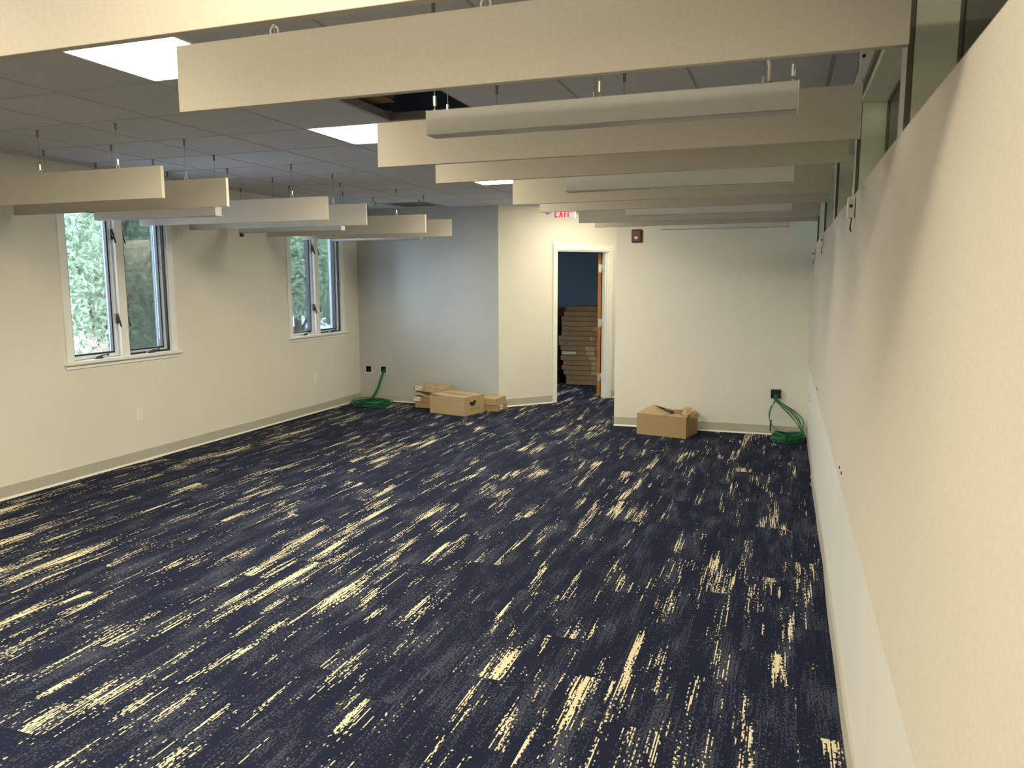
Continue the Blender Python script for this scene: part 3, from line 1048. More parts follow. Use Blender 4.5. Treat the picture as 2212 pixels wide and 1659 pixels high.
# open low-voltage boxes in the grey back wall
def ring_box(x, z, label, wires):
    t = thing('wiring_box', label, 'wall box', (x, Y2, z))
    MB().frame('xz', -0.049, 0.049, -0.049, 0.049, 0.008, -0.004, 0.0).build('ring', MAT['white'], t, bevel=0.003)
    b = MB()
    b.frame('xz', -0.042, 0.042, -0.040, 0.040, 0.003, 0.0, 0.07).box(-0.042, 0.042, 0.07, 0.073, -0.040, 0.040)
    b.build('box', MAT['dark'], t)
    for q in wires:
        MB().tube(q, 0.004, 6).build('wire', MAT['dgrey'], t, smooth=True)
    return t
ring_box(HOLES[0][0], HOLES[0][1], 'left open wiring box in the grey back wall, empty but for dark wires', [
    [(-0.02, 0.06, 0.03), (-0.018, 0.02, 0.0), (-0.022, 0.03, -0.03)], [(0.0, 0.06, 0.03), (0.004, 0.015, 0.0), (-0.002, 0.03, -0.032)],
    [(0.022, 0.06, 0.03), (0.02, 0.02, -0.005), (0.024, 0.03, -0.03)]])
ring_box(HOLES[1][0], HOLES[1][1], 'right open wiring box in the grey back wall with green cables coming out', [
    [(-0.025, 0.06, 0.02), (-0.02, 0.02, 0.01), (-0.025, 0.03, -0.02)]])

# right back wall: box with cables hanging out
t = thing('wiring_box', 'dark wiring box on the right back wall from which green cables hang', 'wall box', (-0.326, Y1, 0.44))
b = MB().frame('xz', -0.050, 0.050, -0.045, 0.045, 0.006, -0.030, -0.0005).box(-0.044, 0.044, -0.006, -0.001, -0.039, 0.039)
b.build('box', MAT['black'], t, bevel=0.002)
MB().box(-0.047, 0.047, -0.031, -0.012, 0.0455, 0.050).build('lid_edge', MAT['dgrey'], t)

# fire alarm strobe on the right back wall, and the one seen edge-on on the left wall
def alarm(loc, rotz, label):
    t = thing('fire_alarm', label, 'alarm', loc, rotz)
    MB().box(-0.058, 0.058, -0.028, -0.0005, -0.071, 0.071).build('housing', MAT['red'], t, bevel=0.012)
    MB().box(-0.046, 0.046, -0.033, -0.0275, -0.058, 0.058).build('face', MAT['red'], t, bevel=0.004)
    gr = MB()
    for k in range(5):
        gr.box(-0.028, 0.028, -0.0345, -0.0325, 0.016 + k * 0.007, 0.019 + k * 0.007)
    gr.build('sounder_grille', MAT['bead'], t)
    MB().box(-0.028, 0.028, -0.0362, -0.0328, -0.044, 0.004).build('strobe_mount', MAT['red'], t, bevel=0.001)
    s = MB()
    n = 10
    rings = [(0.024, 0.0), (0.022, 0.010), (0.014, 0.017)]
    k0 = len(s.v)
    for r, d in rings:
        for j in range(n):
            an = 2 * PI * j / n
            s.v.append((r * math.cos(an), -0.036 - d, -0.020 + r * 0.8 * math.sin(an)))
    s.v.append((0, -0.036 - 0.019, -0.020))
    for i in range(2):
        for j in range(n):
            s.f.append((k0 + i * n + j, k0 + i * n + (j + 1) % n, k0 + (i + 1) * n + (j + 1) % n, k0 + (i + 1) * n + j))
    for j in range(n):
        s.f.append((k0 + 2 * n + j, k0 + 2 * n + (j + 1) % n, k0 + 3 * n))
    s.build('strobe_lens', MAT['strobe'], t)
    return t
alarm((-1.830, Y1, 2.111), 0, 'dark red fire alarm strobe high on the right back wall beside the door recess')
la = alarm((-W, 6.93, 2.140), PI / 2, 'tiny red fire alarm on the left wall between the windows, just under the baffles')
la.scale = (0.38, 0.8, 0.55)

# exit sign hung under the ceiling in front of the doorway
ex = thing('exit_sign', 'white exit sign with red letters and two lamp heads, hung above the doorway', 'sign', (-2.885, 9.32, 2.385))
ex.rotation_euler = (0, 0, math.radians(6))
MB().box(-0.150, 0.150, 0.0, 0.045, 0, 0.168).build('housing', MAT['exitface'], ex, bevel=0.014)
let = []
def stroke(mb, x, z, w_, h_):
    mb.box(x, x + w_, -0.004, 0.001, z, z + h_)
s = 0.014
lx, lz, lh = -0.108, 0.016, 0.135
le = MB()
stroke(le, lx, lz, s, lh)
for z in (lz, lz + lh / 2 - s / 2, lz + lh - s):
    le.box(lx + s, lx + 0.044, -0.004, 0.001, z, z + s)
le.build('letter_e', MAT['exitred'], ex)
le = MB()
x0 = lx + 0.056
le.prism([(x0, lz), (x0 + 0.016, lz), (x0 + 0.050, lz + lh), (x0 + 0.034, lz + lh)], -0.004, 0.001)
le.prism([(x0 + 0.034, lz), (x0 + 0.050, lz), (x0 + 0.016, lz + lh), (x0, lz + lh)], -0.0045, 0.0005)
le.build('letter_x', MAT['exitred'], ex)
le = MB()
stroke(le, lx + 0.120, lz, s, lh)
le.build('letter_i', MAT['exitred'], ex)
le = MB()
stroke(le, lx + 0.162, lz, s, lh)
le.box(lx + 0.147, lx + 0.162, -0.004, 0.001, lz + lh - s, lz + lh).box(lx + 0.162 + s, lx + 0.191, -0.004, 0.001, lz + lh - s, lz + lh)
le.build('letter_t', MAT['exitred'], ex)
le = MB()
le.prism([(0.098, 0.105), (0.106, 0.105), (0.124, 0.086), (0.106, 0.067), (0.098, 0.067), (0.115, 0.086)], -0.004, 0.001)
le.build('arrow', MAT['exitred'], ex)
MB().box(-0.06, 0.06, 0.005, 0.04, 0.168, 0.188).build('canopy', MAT['fixture'], ex, bevel=0.004)
for sgn in (-1, 1):
    lh_ = MB().tube([(sgn * 0.150, 0.02, 0.09), (sgn * 0.170, 0.02, 0.088)], 0.012, 10).build('lamp_arm', MAT['fixture'], ex)
    MB().tube([(sgn * 0.192, 0.035, 0.088), (sgn * 0.192, 0.0, 0.086), (sgn * 0.194, -0.014, 0.084)], [0.018, 0.030, 0.032], 14).build('lamp_head', MAT['fixture'], lh_, smooth=True)
    MB().tube([(sgn * 0.194, -0.0145, 0.084), (sgn * 0.194, -0.018, 0.0835)], 0.026, 14).build('lamp_lens', MAT['strobe'], lh_)

# ================================================================== CABLES
def coil(parent, rx, ry, n, r, zmax, seed, nm='cable_loop'):
    rnd = random.Random(seed)
    for k in range(n):
        q_ = 0.58 + 0.42 * rnd.random()
        a = rx * q_
        b_ = ry * q_ * rnd.uniform(0.92, 1.04)
        ox_, oy_ = rnd.uniform(-.03, .03) * rx / 0.2, rnd.uniform(-.03, .03) * ry / 0.2
        z = r + zmax * k / max(1, n - 1) * (0.7 + 0.3 * rnd.random())
        ph = rnd.random() * 6.28
        pts = []
        for i in range(40):
            t_ = 2 * PI * i / 40
            wob = 1 + 0.03 * math.sin(3 * t_ + ph)
            pts.append((ox_ + a * wob * math.cos(t_), oy_ + b_ * wob * math.sin(t_), max(r, z + 0.012 * math.sin(2 * t_ + ph))))
        MB().tube(pts, r, 6, closed=True).build(nm, MAT['green'], parent, smooth=True, normals=False)

c1 = thing('cable_coil', 'wide flat coil of green cable on the carpet in the back left corner', 'cable', (-5.415, 8.965, 0.0))
coil(c1, 0.275, 0.235, 26, 0.0046, 0.062, 3)
MB().tube([(-0.02, -0.245, 0.006), (-0.02, -0.250, 0.05), (-0.02, -0.20, 0.078), (-0.02, -0.155, 0.05), (-0.02, -0.165, 0.006)], 0.006, 6, closed=True).build('cable_tie', MAT['black'], c1)
hole = Vector((HOLES[1][0] + 0.015, Y2 + 0.03, HOLES[1][1] - 0.005)) - Vector(c1.location)
rnd = random.Random(5)
for k in range(9):
    j = Vector((rnd.uniform(-.016, .016), 0, rnd.uniform(-.016, .016)))
    e = Vector((-0.10 + rnd.uniform(-.03, .03), 0.17 + rnd.uniform(-.04, .04), 0.05))
    p0 = hole + j
    ctrl = [p0, p0 + Vector((0, -0.05, -0.01)), Vector((0.012, 0.225, 0.29)) + j, Vector((-0.005, 0.215, 0.22)) + j * 0.8, Vector((-0.045, 0.20, 0.13)) + j, Vector((-0.075, 0.19, 0.09)) + j, e, e + Vector((-0.10, -0.08, -0.015))]
    # smooth the control points
    for _ in range(2):
        q = [ctrl[0]]
        for a, b_ in zip(ctrl[:-1], ctrl[1:]):
            q += [a * 0.75 + b_ * 0.25, a * 0.25 + b_ * 0.75]
        q.append(ctrl[-1])
        ctrl = q
    MB().tube(ctrl, 0.0048, 6).build('cable_riser', MAT['green'], c1, smooth=True)

c2 = thing('cable_coil', 'small round coil of green cable on the carpet in the back right corner', 'cable', (-0.195, 8.250, 0.0))
coil(c2, 0.168, 0.150, 26, 0.0044, 0.085, 9)
MB().tube([(-0.01, -0.160, 0.006), (-0.01, -0.163, 0.07), (-0.01, -0.13, 0.105), (-0.01, -0.095, 0.07), (-0.01, -0.10, 0.006)], 0.006, 6, closed=True).build('cable_tie', MAT['black'], c2)
MB().tube([(-0.165, 0.05, 0.08), (-0.172, 0.055, 0.13), (-0.168, 0.06, 0.17), (-0.160, 0.055, 0.20)], 0.007, 6).build('hook_strap', MAT['black'], c2, smooth=True)
top = Vector((-0.326, Y1 - 0.012, 0.43)) - Vector(c2.location)
rnd = random.Random(11)
ends_ = [(-0.13, 0.08), (-0.10, 0.11), (0.155, 0.03), (0.15, -0.02), (0.16, 0.0), (0.14, 0.06), (0.165, -0.05), (0.12, 0.10)]
for k, (ex_, ey_) in enumerate(ends_):
    j = Vector((rnd.uniform(-.02, .02), 0, rnd.uniform(-.015, .015)))
    if ex_ < 0:
        mids = [Vector((-0.17 - 0.035 * (k % 2), 0.24, 0.30)), Vector((-0.19 - 0.02 * (k % 2), 0.20, 0.17))]
    else:
        mids = [Vector((-0.11 + 0.020 * k, 0.24, 0.31)), Vector((-0.02 + 0.022 * k, 0.22, 0.22)), Vector((0.07 + 0.012 * k, 0.14, 0.15))]
    ctrl = [top + j, top + j + Vector((0, -0.03, -0.05))] + [m + j for m in mids] + [Vector((ex_, ey_, 0.085)), Vector((ex_ * 0.9, ey_ - 0.10, 0.06))]
    for _ in range(2):
        q = [ctrl[0]]
        for a, b_ in zip(ctrl[:-1], ctrl[1:]):
            q += [a * 0.75 + b_ * 0.25, a * 0.25 + b_ * 0.75]
        q.append(ctrl[-1])
        ctrl = q
    MB().tube(ctrl, 0.0042, 6).build('cable_riser', MAT['green'], c2, smooth=True)

# ================================================================== CARDBOARD BOXES
def flat_box(name, label, loc, rotz, sx, sy, sz, mat='card2', tilt=(0, 0), group=None):
    """local origin: front left bottom corner"""
    t = thing(name, label, 'box', loc, rotz, group)
    t.rotation_euler = (tilt[0], tilt[1], rotz)
    MB().box(0, sx, 0, sy, 0, sz - 0.003).build('carton', MAT[mat], t, bevel=0.002)
    return t

# big carton in front of the grey back wall
BX, BY, BZ = 0.545, 0.415, 0.222
b1 = thing('cardboard_box', 'large closed carton at the front of the group by the grey back wall', 'box', (-4.412, 8.652, 0.0), math.radians(-14.2))
MB().box(0, BX, 0, BY, 0, BZ).build('carton', MAT['card2'], b1, bevel=0.002)
def sagflap(y0, y1, sag):
    n = 8
    m = MB()
    for i in range(n):
        xa, xb = BX * i / n, BX * (i + 1) / n
        za, zb_ = [BZ + 0.002 + 0.016 * (1 - (2 * x / BX - 1) ** 2) * sag + 0.010 * (1 - x / BX) for x in (xa, xb)]
        m.box(xa, xb, y0, y1, za, zb_ + 0.0025) if False else m.quad((xa, y0, za), (xb, y0, zb_), (xb, y1, zb_), (xa, y1, za))
        m.quad((xa, y0, za + .003), (xb, y0, zb_ + .003), (xb, y1, zb_ + .003), (xa, y1, za + .003))
        m.quad((xa, y0, za), (xb, y0, zb_), (xb, y0, zb_ + .003), (xa, y0, za + .003))
    return m
sagflap(-0.001, BY / 2 - 0.001, -0.3).build('top_flap', MAT['card2'], b1)
sagflap(BY / 2 + 0.001, BY + 0.001, 0.2).build('top_flap', MAT['card2'], b1)
MB().prism([(0.10, 0.15), (0.13, 0.115), (0.20, 0.110), (0.235, 0.16), (0.22, 0.175), (0.12, 0.172)], BX + 0.0005, BX + 0.0012, 'yz').build('hand_hole', MAT['dark'], b1)
MB().prism([(0.02, 0.221), (0.28, 0.221), (0.25, 0.165), (0.21, 0.185), (0.15, 0.155), (0.10, 0.175), (0.07, 0.20)], BX + 0.0015, BX + 0.004, 'yz').build('torn_flap', MAT['card2'], b1)
e0, e1 = BX + 0.0006, BX + 0.0012
gms = [MB() for _ in range(4)]
gms[0].frame('yz', 0.13, 0.165, 0.055, 0.095, 0.008, e0, e1).box(e0, e1, 0.144, 0.151, 0.06, 0.09)
gms[1].prism([(0.185, 0.055), (0.215, 0.055), (0.204, 0.072), (0.215, 0.095), (0.185, 0.095), (0.196, 0.072)], e0, e1, 'yz')
gms[2].box(e0, e1, 0.235, 0.241, 0.055, 0.095).box(e0, e1, 0.252, 0.258, 0.055, 0.095).box(e0, e1, 0.241, 0.252, 0.07, 0.077)
gms[3].prism([(0.300 + 0.017 * math.cos(q * PI / 5), 0.075 + 0.020 * math.sin(q * PI / 5)) for q in range(10)], e0, e1, 'yz')
for gm in gms:
    gm.build('printed_mark', MAT['greenink'], b1)
MB().box(BX - 0.07, BX - 0.002, BY / 2 - 0.03, BY / 2 + 0.03, BZ + 0.0062, BZ + 0.0068).build('tape', MAT['tape'], b1)

def label_on(t, x0, x1, z0, z1, front=-0.0012, frac=True):
    lb = MB().box(x0, x1, front, front + 0.0010, z0, z1).build('paper_label', MAT['paper'], t)
    k = MB()
    w_ = x1 - x0
    h_ = z1 - z0
    k.box(x0 + w_ * .08, x0 + w_ * .45, front - .0004, front - .0001, z0 + h_ * .70, z0 + h_ * .78)
    k.box(x0 + w_ * .08, x0 + w_ * .55, front - .0004, front - .0001, z0 + h_ * .48, z0 + h_ * .54)
    for i in range(7):
        xa = x0 + w_ * (.62 + .045 * i)
        k.box(xa, xa + w_ * (.02 if i % 2 else .03), front - .0004, front - .0001, z0 + h_ * .15, z0 + h_ * .42)
    k.build('print', MAT['ink'], lb)

SG = 'small flat cartons by the grey back wall'
s1 = flat_box('flat_carton', 'bottom carton of the left stack, largely hidden by the large carton', (-4.765, 8.955, 0.0), 0.0, 0.39, 0.315, 0.078, 'card', group=SG)
MB().box(0.002, 0.388, 0.155, 0.165, 0.0752, 0.0757).build('seam', MAT['card_in'], s1)
s2 = flat_box('flat_carton', 'middle carton of the left stack, its flap lifted, white label at its left end', (-4.785, 8.945, 0.0755), 0.0, 0.40, 0.320, 0.075, 'card', group=SG)
label_on(s2, 0.006, 0.098, 0.012, 0.066)
fl = MB()
for i in range(8):
    xa, xb = 0.40 * i / 8, 0.40 * (i + 1) / 8
    za, zb_ = [0.074 + 0.052 * math.exp(-((x - 0.03) / 0.16) ** 2) for x in (xa, xb)]
    ya, yb = [-0.006 - 0.012 * math.sin(3 * x / 0.44) for x in (xa, xb)]
    fl.quad((xa, ya, za - 0.020), (xb, yb, zb_ - 0.020), (xb, 0.10, zb_ + 0.006), (xa, 0.10, za + 0.006))
    fl.quad((xa, 0.10, za + 0.006), (xb, 0.10, zb_ + 0.006), (xb, 0.32, 0.078), (xa, 0.32, 0.078))
    fl.quad((xa, ya, za - 0.023), (xb, yb, zb_ - 0.023), (xb, yb, zb_ - 0.020), (xa, ya, za - 0.020))
fl.build('lifted_flap', MAT['card2'], s2, normals=False)
s3 = flat_box('flat_carton', 'top carton of the left stack, lying askew, white label on its left end', (-4.795, 9.000, 0.216), math.radians(-17), 0.43, 0.27, 0.078, 'card2', (0, math.radians(1.5)), group=SG)
label_on(s3, 0.012, 0.135, 0.012, 0.070)
MB().box(0.0015, 0.010, -0.0012, -0.0002, 0.004, 0.072).build('dark_corner', MAT['ink'], s3)
MB().box(0.23, 0.30, 0.12, 0.15, 0.0752, 0.0758).build('printed_mark', MAT['brownink'], s3)
MB().box(0.20, 0.35, -0.0010, -0.0002, 0.010, 0.060).build('tape', MAT['tape'], s3)
r1 = flat_box('flat_carton', 'lower carton of the right pair, label on its right end', (-3.950, 8.975, 0.0), math.radians(-1), 0.335, 0.305, 0.083, 'card', group=SG)
MB().box(0.3355, 0.3362, 0.06, 0.16, 0.02, 0.075).build('paper_label', MAT['paper'], r1)
MB().box(0.336, 0.3368, 0.10, 0.14, 0.03, 0.045).build('print', MAT['ink'], r1)
r2_ = flat_box('flat_carton', 'upper carton of the right pair, its end taped, beside the slanted wall', (-3.955, 8.970, 0.0805), math.radians(-2.5), 0.320, 0.310, 0.085, 'card2', group=SG)
MB().box(0.3203, 0.321, 0.13, 0.20, 0.004, 0.081).build('tape', MAT['tape'], r2_)
MB().box(0.22, 0.3206, 0.13, 0.20, 0.0823, 0.0830).build('tape', MAT['tape'], r2_)

# torn open carton by the right back wall
b2 = thing('cardboard_box', 'open torn carton on the carpet against the right back wall', 'box', (-1.722, 8.136, 0.0), math.radians(-12.3))
X2, Y2b, Z2 = 0.545, 0.375, 0.222
sh = MB()
th = 0.004
sh.box(0, X2, 0, th, 0, Z2).box(0, X2, Y2b - th, Y2b, 0, Z2).box(0, th, th, Y2b - th, 0, Z2)
sh.box(th, X2 - th, th, Y2b - th, 0.001, 0.005)
sh.build('carton', MAT['card'], b2)
# torn right end: ragged top edge
end = [(th, 0.0), (Y2b - th, 0.0), (Y2b - th, 0.205), (0.33, 0.16), (0.30, 0.185), (0.27, 0.135), (0.245, 0.165), (0.22, 0.14), (0.19, 0.19), (0.10, 0.205), (th, 0.219)]
MB().prism(end, X2 - th, X2, 'yz').build('torn_end', MAT['card'], b2)
MB().box(0.2975, 0.2995, -0.0008, 0.0, 0.004, Z2).build('seam', MAT['card_in'], b2)
def crumple(poly, mat, nm):
    m = MB()
    k = len(poly)
    m.v += poly
    m.v += [(x, y, z + 0.003) for x, y, z in poly]
    cxyz = tuple(sum(p[i] for p in poly) / k for i in range(3))
    m.v += [(cxyz[0], cxyz[1], cxyz[2] + 0.012), (cxyz[0], cxyz[1], cxyz[2] + 0.015)]
    for i in range(k):
        j = (i + 1) % k
        m.f += [(i, j, 2 * k), (k + j, k + i, 2 * k + 1), (i, k + i, k + j, j)]
    m.build(nm, MAT[mat], b2)
crumple([(0.002, 0.0, Z2), (0.30, -0.002, Z2 + 0.001), (0.33, 0.13, Z2 + 0.006), (0.25, 0.17, Z2 + 0.016), (0.13, 0.19, Z2 + 0.070), (0.05, 0.17, Z2 + 0.042)], 'card2', 'flap')
crumple([(0.30, -0.002, Z2), (0.54, 0.0, Z2 - 0.002), (0.53, 0.10, Z2 - 0.004), (0.44, 0.11, Z2 + 0.010), (0.35, 0.12, Z2 + 0.004)], 'card2', 'flap')
crumple([(0.05, 0.17, Z2 + 0.045), (0.13, 0.19, Z2 + 0.073), (0.28, 0.21, Z2 + 0.034), (0.34, 0.24, Z2 + 0.010), (0.30, 0.36, Z2 + 0.004), (0.04, 0.36, Z2 + 0.004)], 'card2', 'flap')
crumple([(0.43, 0.20, Z2 - 0.002), (0.50, 0.16, Z2 - 0.012), (0.52, 0.25, Z2 + 0.012), (0.49, 0.33, Z2 + 0.055), (0.42, 0.33, Z2 + 0.052), (0.39, 0.26, Z2 + 0.022)], 'card2', 'flap')
crumple([(0.53, 0.19, 0.19), (0.55, 0.26, 0.165), (0.575, 0.34, 0.185), (0.565, 0.36, 0.215), (0.52, 0.36, 0.245), (0.50, 0.24, 0.232)], 'card2', 'flap')
MB().box(0.335, 0.415, 0.22, 0.25, 0.205, Z2 + 0.036).build('inner_divider', MAT['card_in'], b2)
gm = MB()
gm.frame('yz', 0.10, 0.14, 0.05, 0.09, 0.008, X2 + .0003, X2 + .0009).build('printed_mark', MAT['greenink'], b2)
gm = MB().frame('yz', 0.15, 0.19, 0.05, 0.09, 0.008, X2 + .0003, X2 + .0009)
gm.box(X2 + .0003, X2 + .0009, 0.205, 0.213, 0.05, 0.09)
gm.build('printed_mark', MAT['greenink'], b2)

# stacks of long flat cartons in the store room
STK = 'flat cartons stacked in the store room'
rnd = random.Random(21)
lefts = [-3.517, -3.520, -3.560, -3.595, -3.570, -3.610, -3.600, -3.610, -3.640, -3.645, -3.600, -3.592, -3.597, -3.600, -3.560, -3.530]
cases = ['lowest', 'second from the floor', 'third from the floor', 'fourth from the floor', 'fifth from the floor', 'sixth from the floor', 'seventh from the floor', 'eighth, with the white label',
         'ninth from the floor', 'tenth from the floor', 'eleventh from the floor', 'sixth from the top', 'fourth from the top, under two plain ones', 'third from the top', 'second from the top', 'topmost']
cases[6] = 'seventh from the floor'
cases[12] = 'fourth from the top'
PIT = 0.0768
first = None
for k in range(16):
    lab = '%s long flat carton of the tall stack seen through the doorway' % cases[k]
    x0 = lefts[k] + 0.03
    y0 = 11.70 + rnd.uniform(-.012, .012)
    loc = (x0, y0, 0.012 + k * PIT)
    if first is None:
        first = flat_box('long_carton', lab, loc, 0, 0.98, 0.62, PIT - 0.003, 'card_dk', group=STK)
        t = first
    else:
        t = copy_tree(first, loc, rnd.uniform(-.006, .006), lab, STK)
    tx = [None, None, 0.50, 0.50, 0.50, 0.46, 0.42, 0.40, None, None, None, None, None, None, None, 0.66][k]
    if tx is not None:
        MB().box(tx - x0 - 3.52 - 0.06, tx - x0 - 3.52 + 0.06, -0.0012, -0.0002, 0.002, PIT - 0.008).build('tape', MAT['tape'], t)
    if k == 6:
        label_on(t, 0.012, 0.235, 0.018, 0.056)
    if k in (7, 9):
        MB().box(0.515, 0.585, -0.0012, -0.0002, 0.006, 0.066).build('paper_label', MAT['tape'], t)
        MB().box(0.55, 0.565, -0.0018, -0.0013, 0.012, 0.055).build('print', MAT['redink'], t)
    if k in (8, 10, 4):
        MB().box(0.10, 0.15, -0.0010, -0.0002, 0.030, 0.042).build('printed_mark', MAT['brownink'], t)
    if k == 11:
        MB().prism([(0.48, 0.004), (0.56, 0.004), (0.61, 0.070), (0.53, 0.070)], -0.0012, -0.0002).build('tape', MAT['tape'], t)
for k in range(15):
    lab = 'flat carton of the left stack behind the door jamb, %s' % (['lowest', 'second up', 'third up', 'fourth up', 'fifth up', 'sixth up', 'seventh up', 'eighth up', 'ninth up', 'tenth up', 'eleventh up', 'twelfth up', 'third from its top', 'second from its top', 'topmost'][k])
    t = copy_tree(first, (-4.68 + rnd.uniform(-.02, .008), 11.78 + rnd.uniform(-.01, .01), 0.012 + k * (PIT + .003)), 0, lab, 'flat cartons of the left stack in the store room')
pal = thing('pallet', 'dark low pallet under the cartons in the store room', 'pallet', (-4.75, 11.72, 0))
for k in range(4):
    MB().box(0, 2.1, 0.02 + 0.18 * k, 0.10 + 0.18 * k, 0.0, 0.0115).build('slat', MAT['dark'], pal)

# ================================================================== OUTSIDE
GZ = -1.25
struct(MB().box(-70, -W - T - 0.3, -20, 60, GZ - 0.2, GZ).build('ground_outside', MAT['asphalt']))

def leaves(n, centres, size, seed):
    rg = np.random.default_rng(seed)
    cs = np.array([c_[:3] for c_ in centres])
    rs = np.array([c_[3:6] for c_ in centres])
    vol = rs.prod(1)
    idx = rg.choice(len(cs), n, p=vol / vol.sum())
    d = rg.normal(size=(n, 3))
    d /= np.linalg.norm(d, axis=1, keepdims=True)
    rad = rg.random(n) ** 0.5
    p = cs[idx] + d * rs[idx] * rad[:, None]
    a = rg.normal(size=(n, 3))
    a /= np.linalg.norm(a, axis=1, keepdims=True)
    b_ = np.cross(a, rg.normal(size=(n, 3)))
    b_ /= np.linalg.norm(b_, axis=1, keepdims=True)
    s_ = size * (0.6 + 0.8 * rg.random(n))[:, None]
    v = np.stack([p - a * s_, p - b_ * s_ * 0.45, p + a * s_, p + b_ * s_ * 0.45], 1).reshape(-1, 3)
    f = np.arange(n * 4).reshape(n, 4)
    return v, f

def tree(label, base, trunk_h, crown, n, size, mat, seed, trunk_r=0.14):
    t = thing('tree', label, 'tree', base, 0, 'trees outside the windows')
    tr = MB().tube([(0, 0, 0), (0.05, 0.02, trunk_h * 0.5), (0.0, 0.05, trunk_h), (0.05, 0, trunk_h * 1.6)], [trunk_r, trunk_r * 0.8, trunk_r * 0.6, trunk_r * 0.3], 10)
    to = tr.build('trunk', MAT['bark'], t, smooth=True)
    br = MB()
    rnd_ = random.Random(seed)
    for c_ in crown:
        for _ in range(3):
            e = (c_[0] + rnd_.uniform(-.6, .6) * c_[3], c_[1] + rnd_.uniform(-.6, .6) * c_[4], c_[2] + rnd_.uniform(-.5, .6) * c_[5])
            s_ = (0.02, 0.03, trunk_h * rnd_.uniform(0.5, 1.3))
            m_i = ((s_[0] + e[0]) / 2, (s_[1] + e[1]) / 2, (s_[2] + e[2]) / 2 + 0.15)
            br.tube([s_, m_i, e], [trunk_r * 0.35, trunk_r * 0.2, 0.012], 6)
    br.build('branches', MAT['bark'], t, smooth=True)
    v, f = leaves(n, crown, size, seed)
    me = bpy.data.meshes.new('foliage')
    me.from_pydata(v.tolist(), [], f.tolist())
    me.materials.append(MAT[mat])
    fo_ = bpy.data.objects.new('foliage', me)
    COL.objects.link(fo_)
    fo_.parent = t
    fo_['kind'] = 'stuff'
    return t

tree('bright green leafy tree filling the near window', (-11.2, 10.0, GZ), 1.9,
     [(0, -0.6, 3.4, 1.7, 1.9, 2.2), (0.2, 1.2, 2.6, 1.6, 1.5, 1.5), (0.3, -1.4, 2.2, 1.3, 1.3, 1.3), (0, 0.4, 4.6, 1.4, 1.6, 1.0)], 20000, 0.055, 'leaf_a', 1)
tree('deep green tree behind the right pane of the near window', (-13.2, 13.6, GZ), 1.6,
     [(0, 0, 3.0, 1.7, 1.9, 2.2), (0.3, -1.2, 2.0, 1.4, 1.3, 1.5), (0, 0.6, 4.2, 1.4, 1.4, 1.0), (0.3, 1.1, 1.6, 1.3, 1.2, 1.1)], 15000, 0.075, 'leaf_b', 2)
tree('bright green tree in the left pane of the far window', (-11.6, 16.2, GZ), 2.4,
     [(0, -0.6, 3.1, 1.4, 1.6, 1.2), (0.2, 0.6, 2.9, 1.3, 1.2, 1.0), (0, 0, 4.0, 1.2, 1.4, 0.8)], 18000, 0.055, 'leaf_c', 3)
tree('deep green tree in the right pane of the far window', (-12.4, 19.3, GZ), 2.2,
     [(0, 0, 3.0, 1.5, 1.7, 1.4), (0.2, 0.3, 2.4, 1.2, 1.3, 0.9), (0, 0, 4.0, 1.3, 1.4, 0.9)], 12000, 0.075, 'leaf_b', 4)
tree('broad tree standing farther back beyond the near window', (-17.5, 15.5, GZ), 2.2,
     [(0, -2.0, 3.6, 2.2, 2.4, 2.8), (0, 1.6, 3.8, 2.2, 2.4, 2.8)], 15000, 0.11, 'leaf_b', 5, 0.2)
tree('broad tree standing farther back beyond the far window', (-19.0, 30.0, GZ), 2.6,
     [(0, -2.2, 4.4, 2.2, 2.6, 2.4), (0, 2.0, 4.4, 2.2, 2.6, 2.4)], 14000, 0.12, 'leaf_b', 6, 0.2)

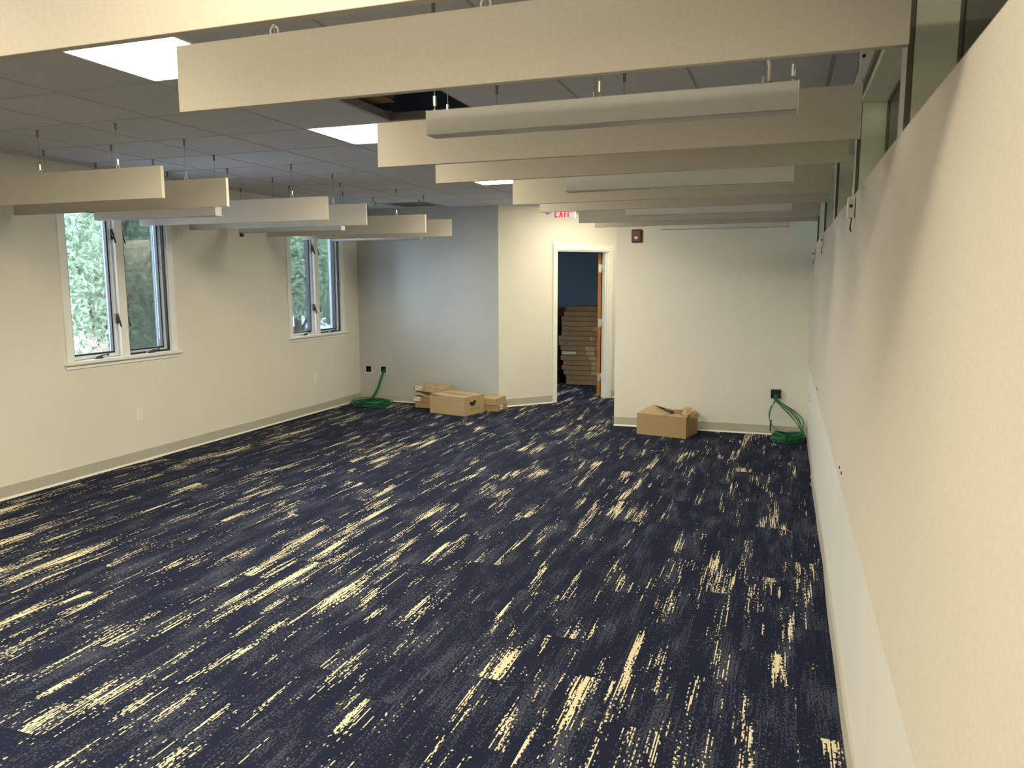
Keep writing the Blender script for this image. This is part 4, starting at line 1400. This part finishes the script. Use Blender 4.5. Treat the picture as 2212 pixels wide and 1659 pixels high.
def shrub(name, label, base, crown, n, size, mat, seed):
    t = thing(name, label, 'shrub', base)
    st = MB()
    rnd_ = random.Random(seed)
    for c_ in crown:
        for _ in range(5):
            st.tube([(0, 0, 0), (c_[0] * .5, c_[1] * .5, c_[2] * .6), (c_[0] + rnd_.uniform(-.5, .5) * c_[3], c_[1] + rnd_.uniform(-.5, .5) * c_[4], c_[2] + rnd_.uniform(0, .8) * c_[5])], [0.03, 0.02, 0.008], 6)
    st.build('stems', MAT['bark'], t)
    v, f = leaves(n, crown, size, seed)
    me = bpy.data.meshes.new('foliage')
    me.from_pydata(v.tolist(), [], f.tolist())
    me.materials.append(MAT[mat])
    fo_ = bpy.data.objects.new('foliage', me)
    COL.objects.link(fo_)
    fo_.parent = t
    fo_['kind'] = 'stuff'
shrub('shrub', 'russet and pale shrub low in the left pane of the near window', (-8.9, 7.75, GZ), [(0, 0, 1.55, 0.7, 0.55, 0.75), (0.1, 0.6, 1.15, 0.6, 0.5, 0.55)], 1900, 0.05, 'leaf_r', 8)
shrub('shrub', 'pale flowering shrub low in the right pane of the far window', (-9.3, 14.35, GZ), [(0, 0, 1.25, 0.55, 0.65, 0.65)], 1100, 0.05, 'leaf_w', 9)

# parked car glimpsed at the bottom of the far window
car = thing('parked_car', 'white parked car glimpsed low in the left pane of the far window', 'car', (-17.0, 23.4, GZ), math.radians(50))
body = [(-2.1, 0.28), (2.1, 0.28), (2.15, 0.62), (1.95, 0.82), (1.0, 0.92), (0.45, 1.38), (-1.1, 1.42), (-1.75, 0.95), (-2.12, 0.86), (-2.15, 0.5)]
MB().prism(body, -0.85, 0.85, 'xz').build('body', MAT['carpaint'], car, bevel=0.06)
for s_ in (-1, 1):
    MB().prism([(0.82, 0.95), (0.38, 1.32), (-0.25, 1.34), (-0.25, 0.95)], s_ * 0.852 - 0.004, s_ * 0.852 + 0.004).build('side_window', MAT['carglass'], car)
    MB().prism([(-0.32, 0.95), (-0.32, 1.34), (-1.05, 1.35), (-1.5, 0.98)], s_ * 0.852 - 0.004, s_ * 0.852 + 0.004).build('side_window', MAT['carglass'], car)
    for x in (-1.35, 1.35):
        wo = MB().tube([(x, s_ * 0.70, 0.32), (x, s_ * 0.88, 0.32)], 0.32, 20).build('wheel', MAT['rubber'], car)
        MB().tube([(x, s_ * 0.875, 0.32), (x, s_ * 0.89, 0.32)], 0.19, 14).build('hubcap', MAT['steel'], wo)
MB().quad((0.98, -0.72, 0.95), (0.98, 0.72, 0.95), (0.50, 0.66, 1.36), (0.50, -0.66, 1.36)).quad((0.99, -0.72, 0.955), (0.99, 0.72, 0.955), (0.51, 0.66, 1.365), (0.51, -0.66, 1.365)).build('windscreen', MAT['carglass'], car)
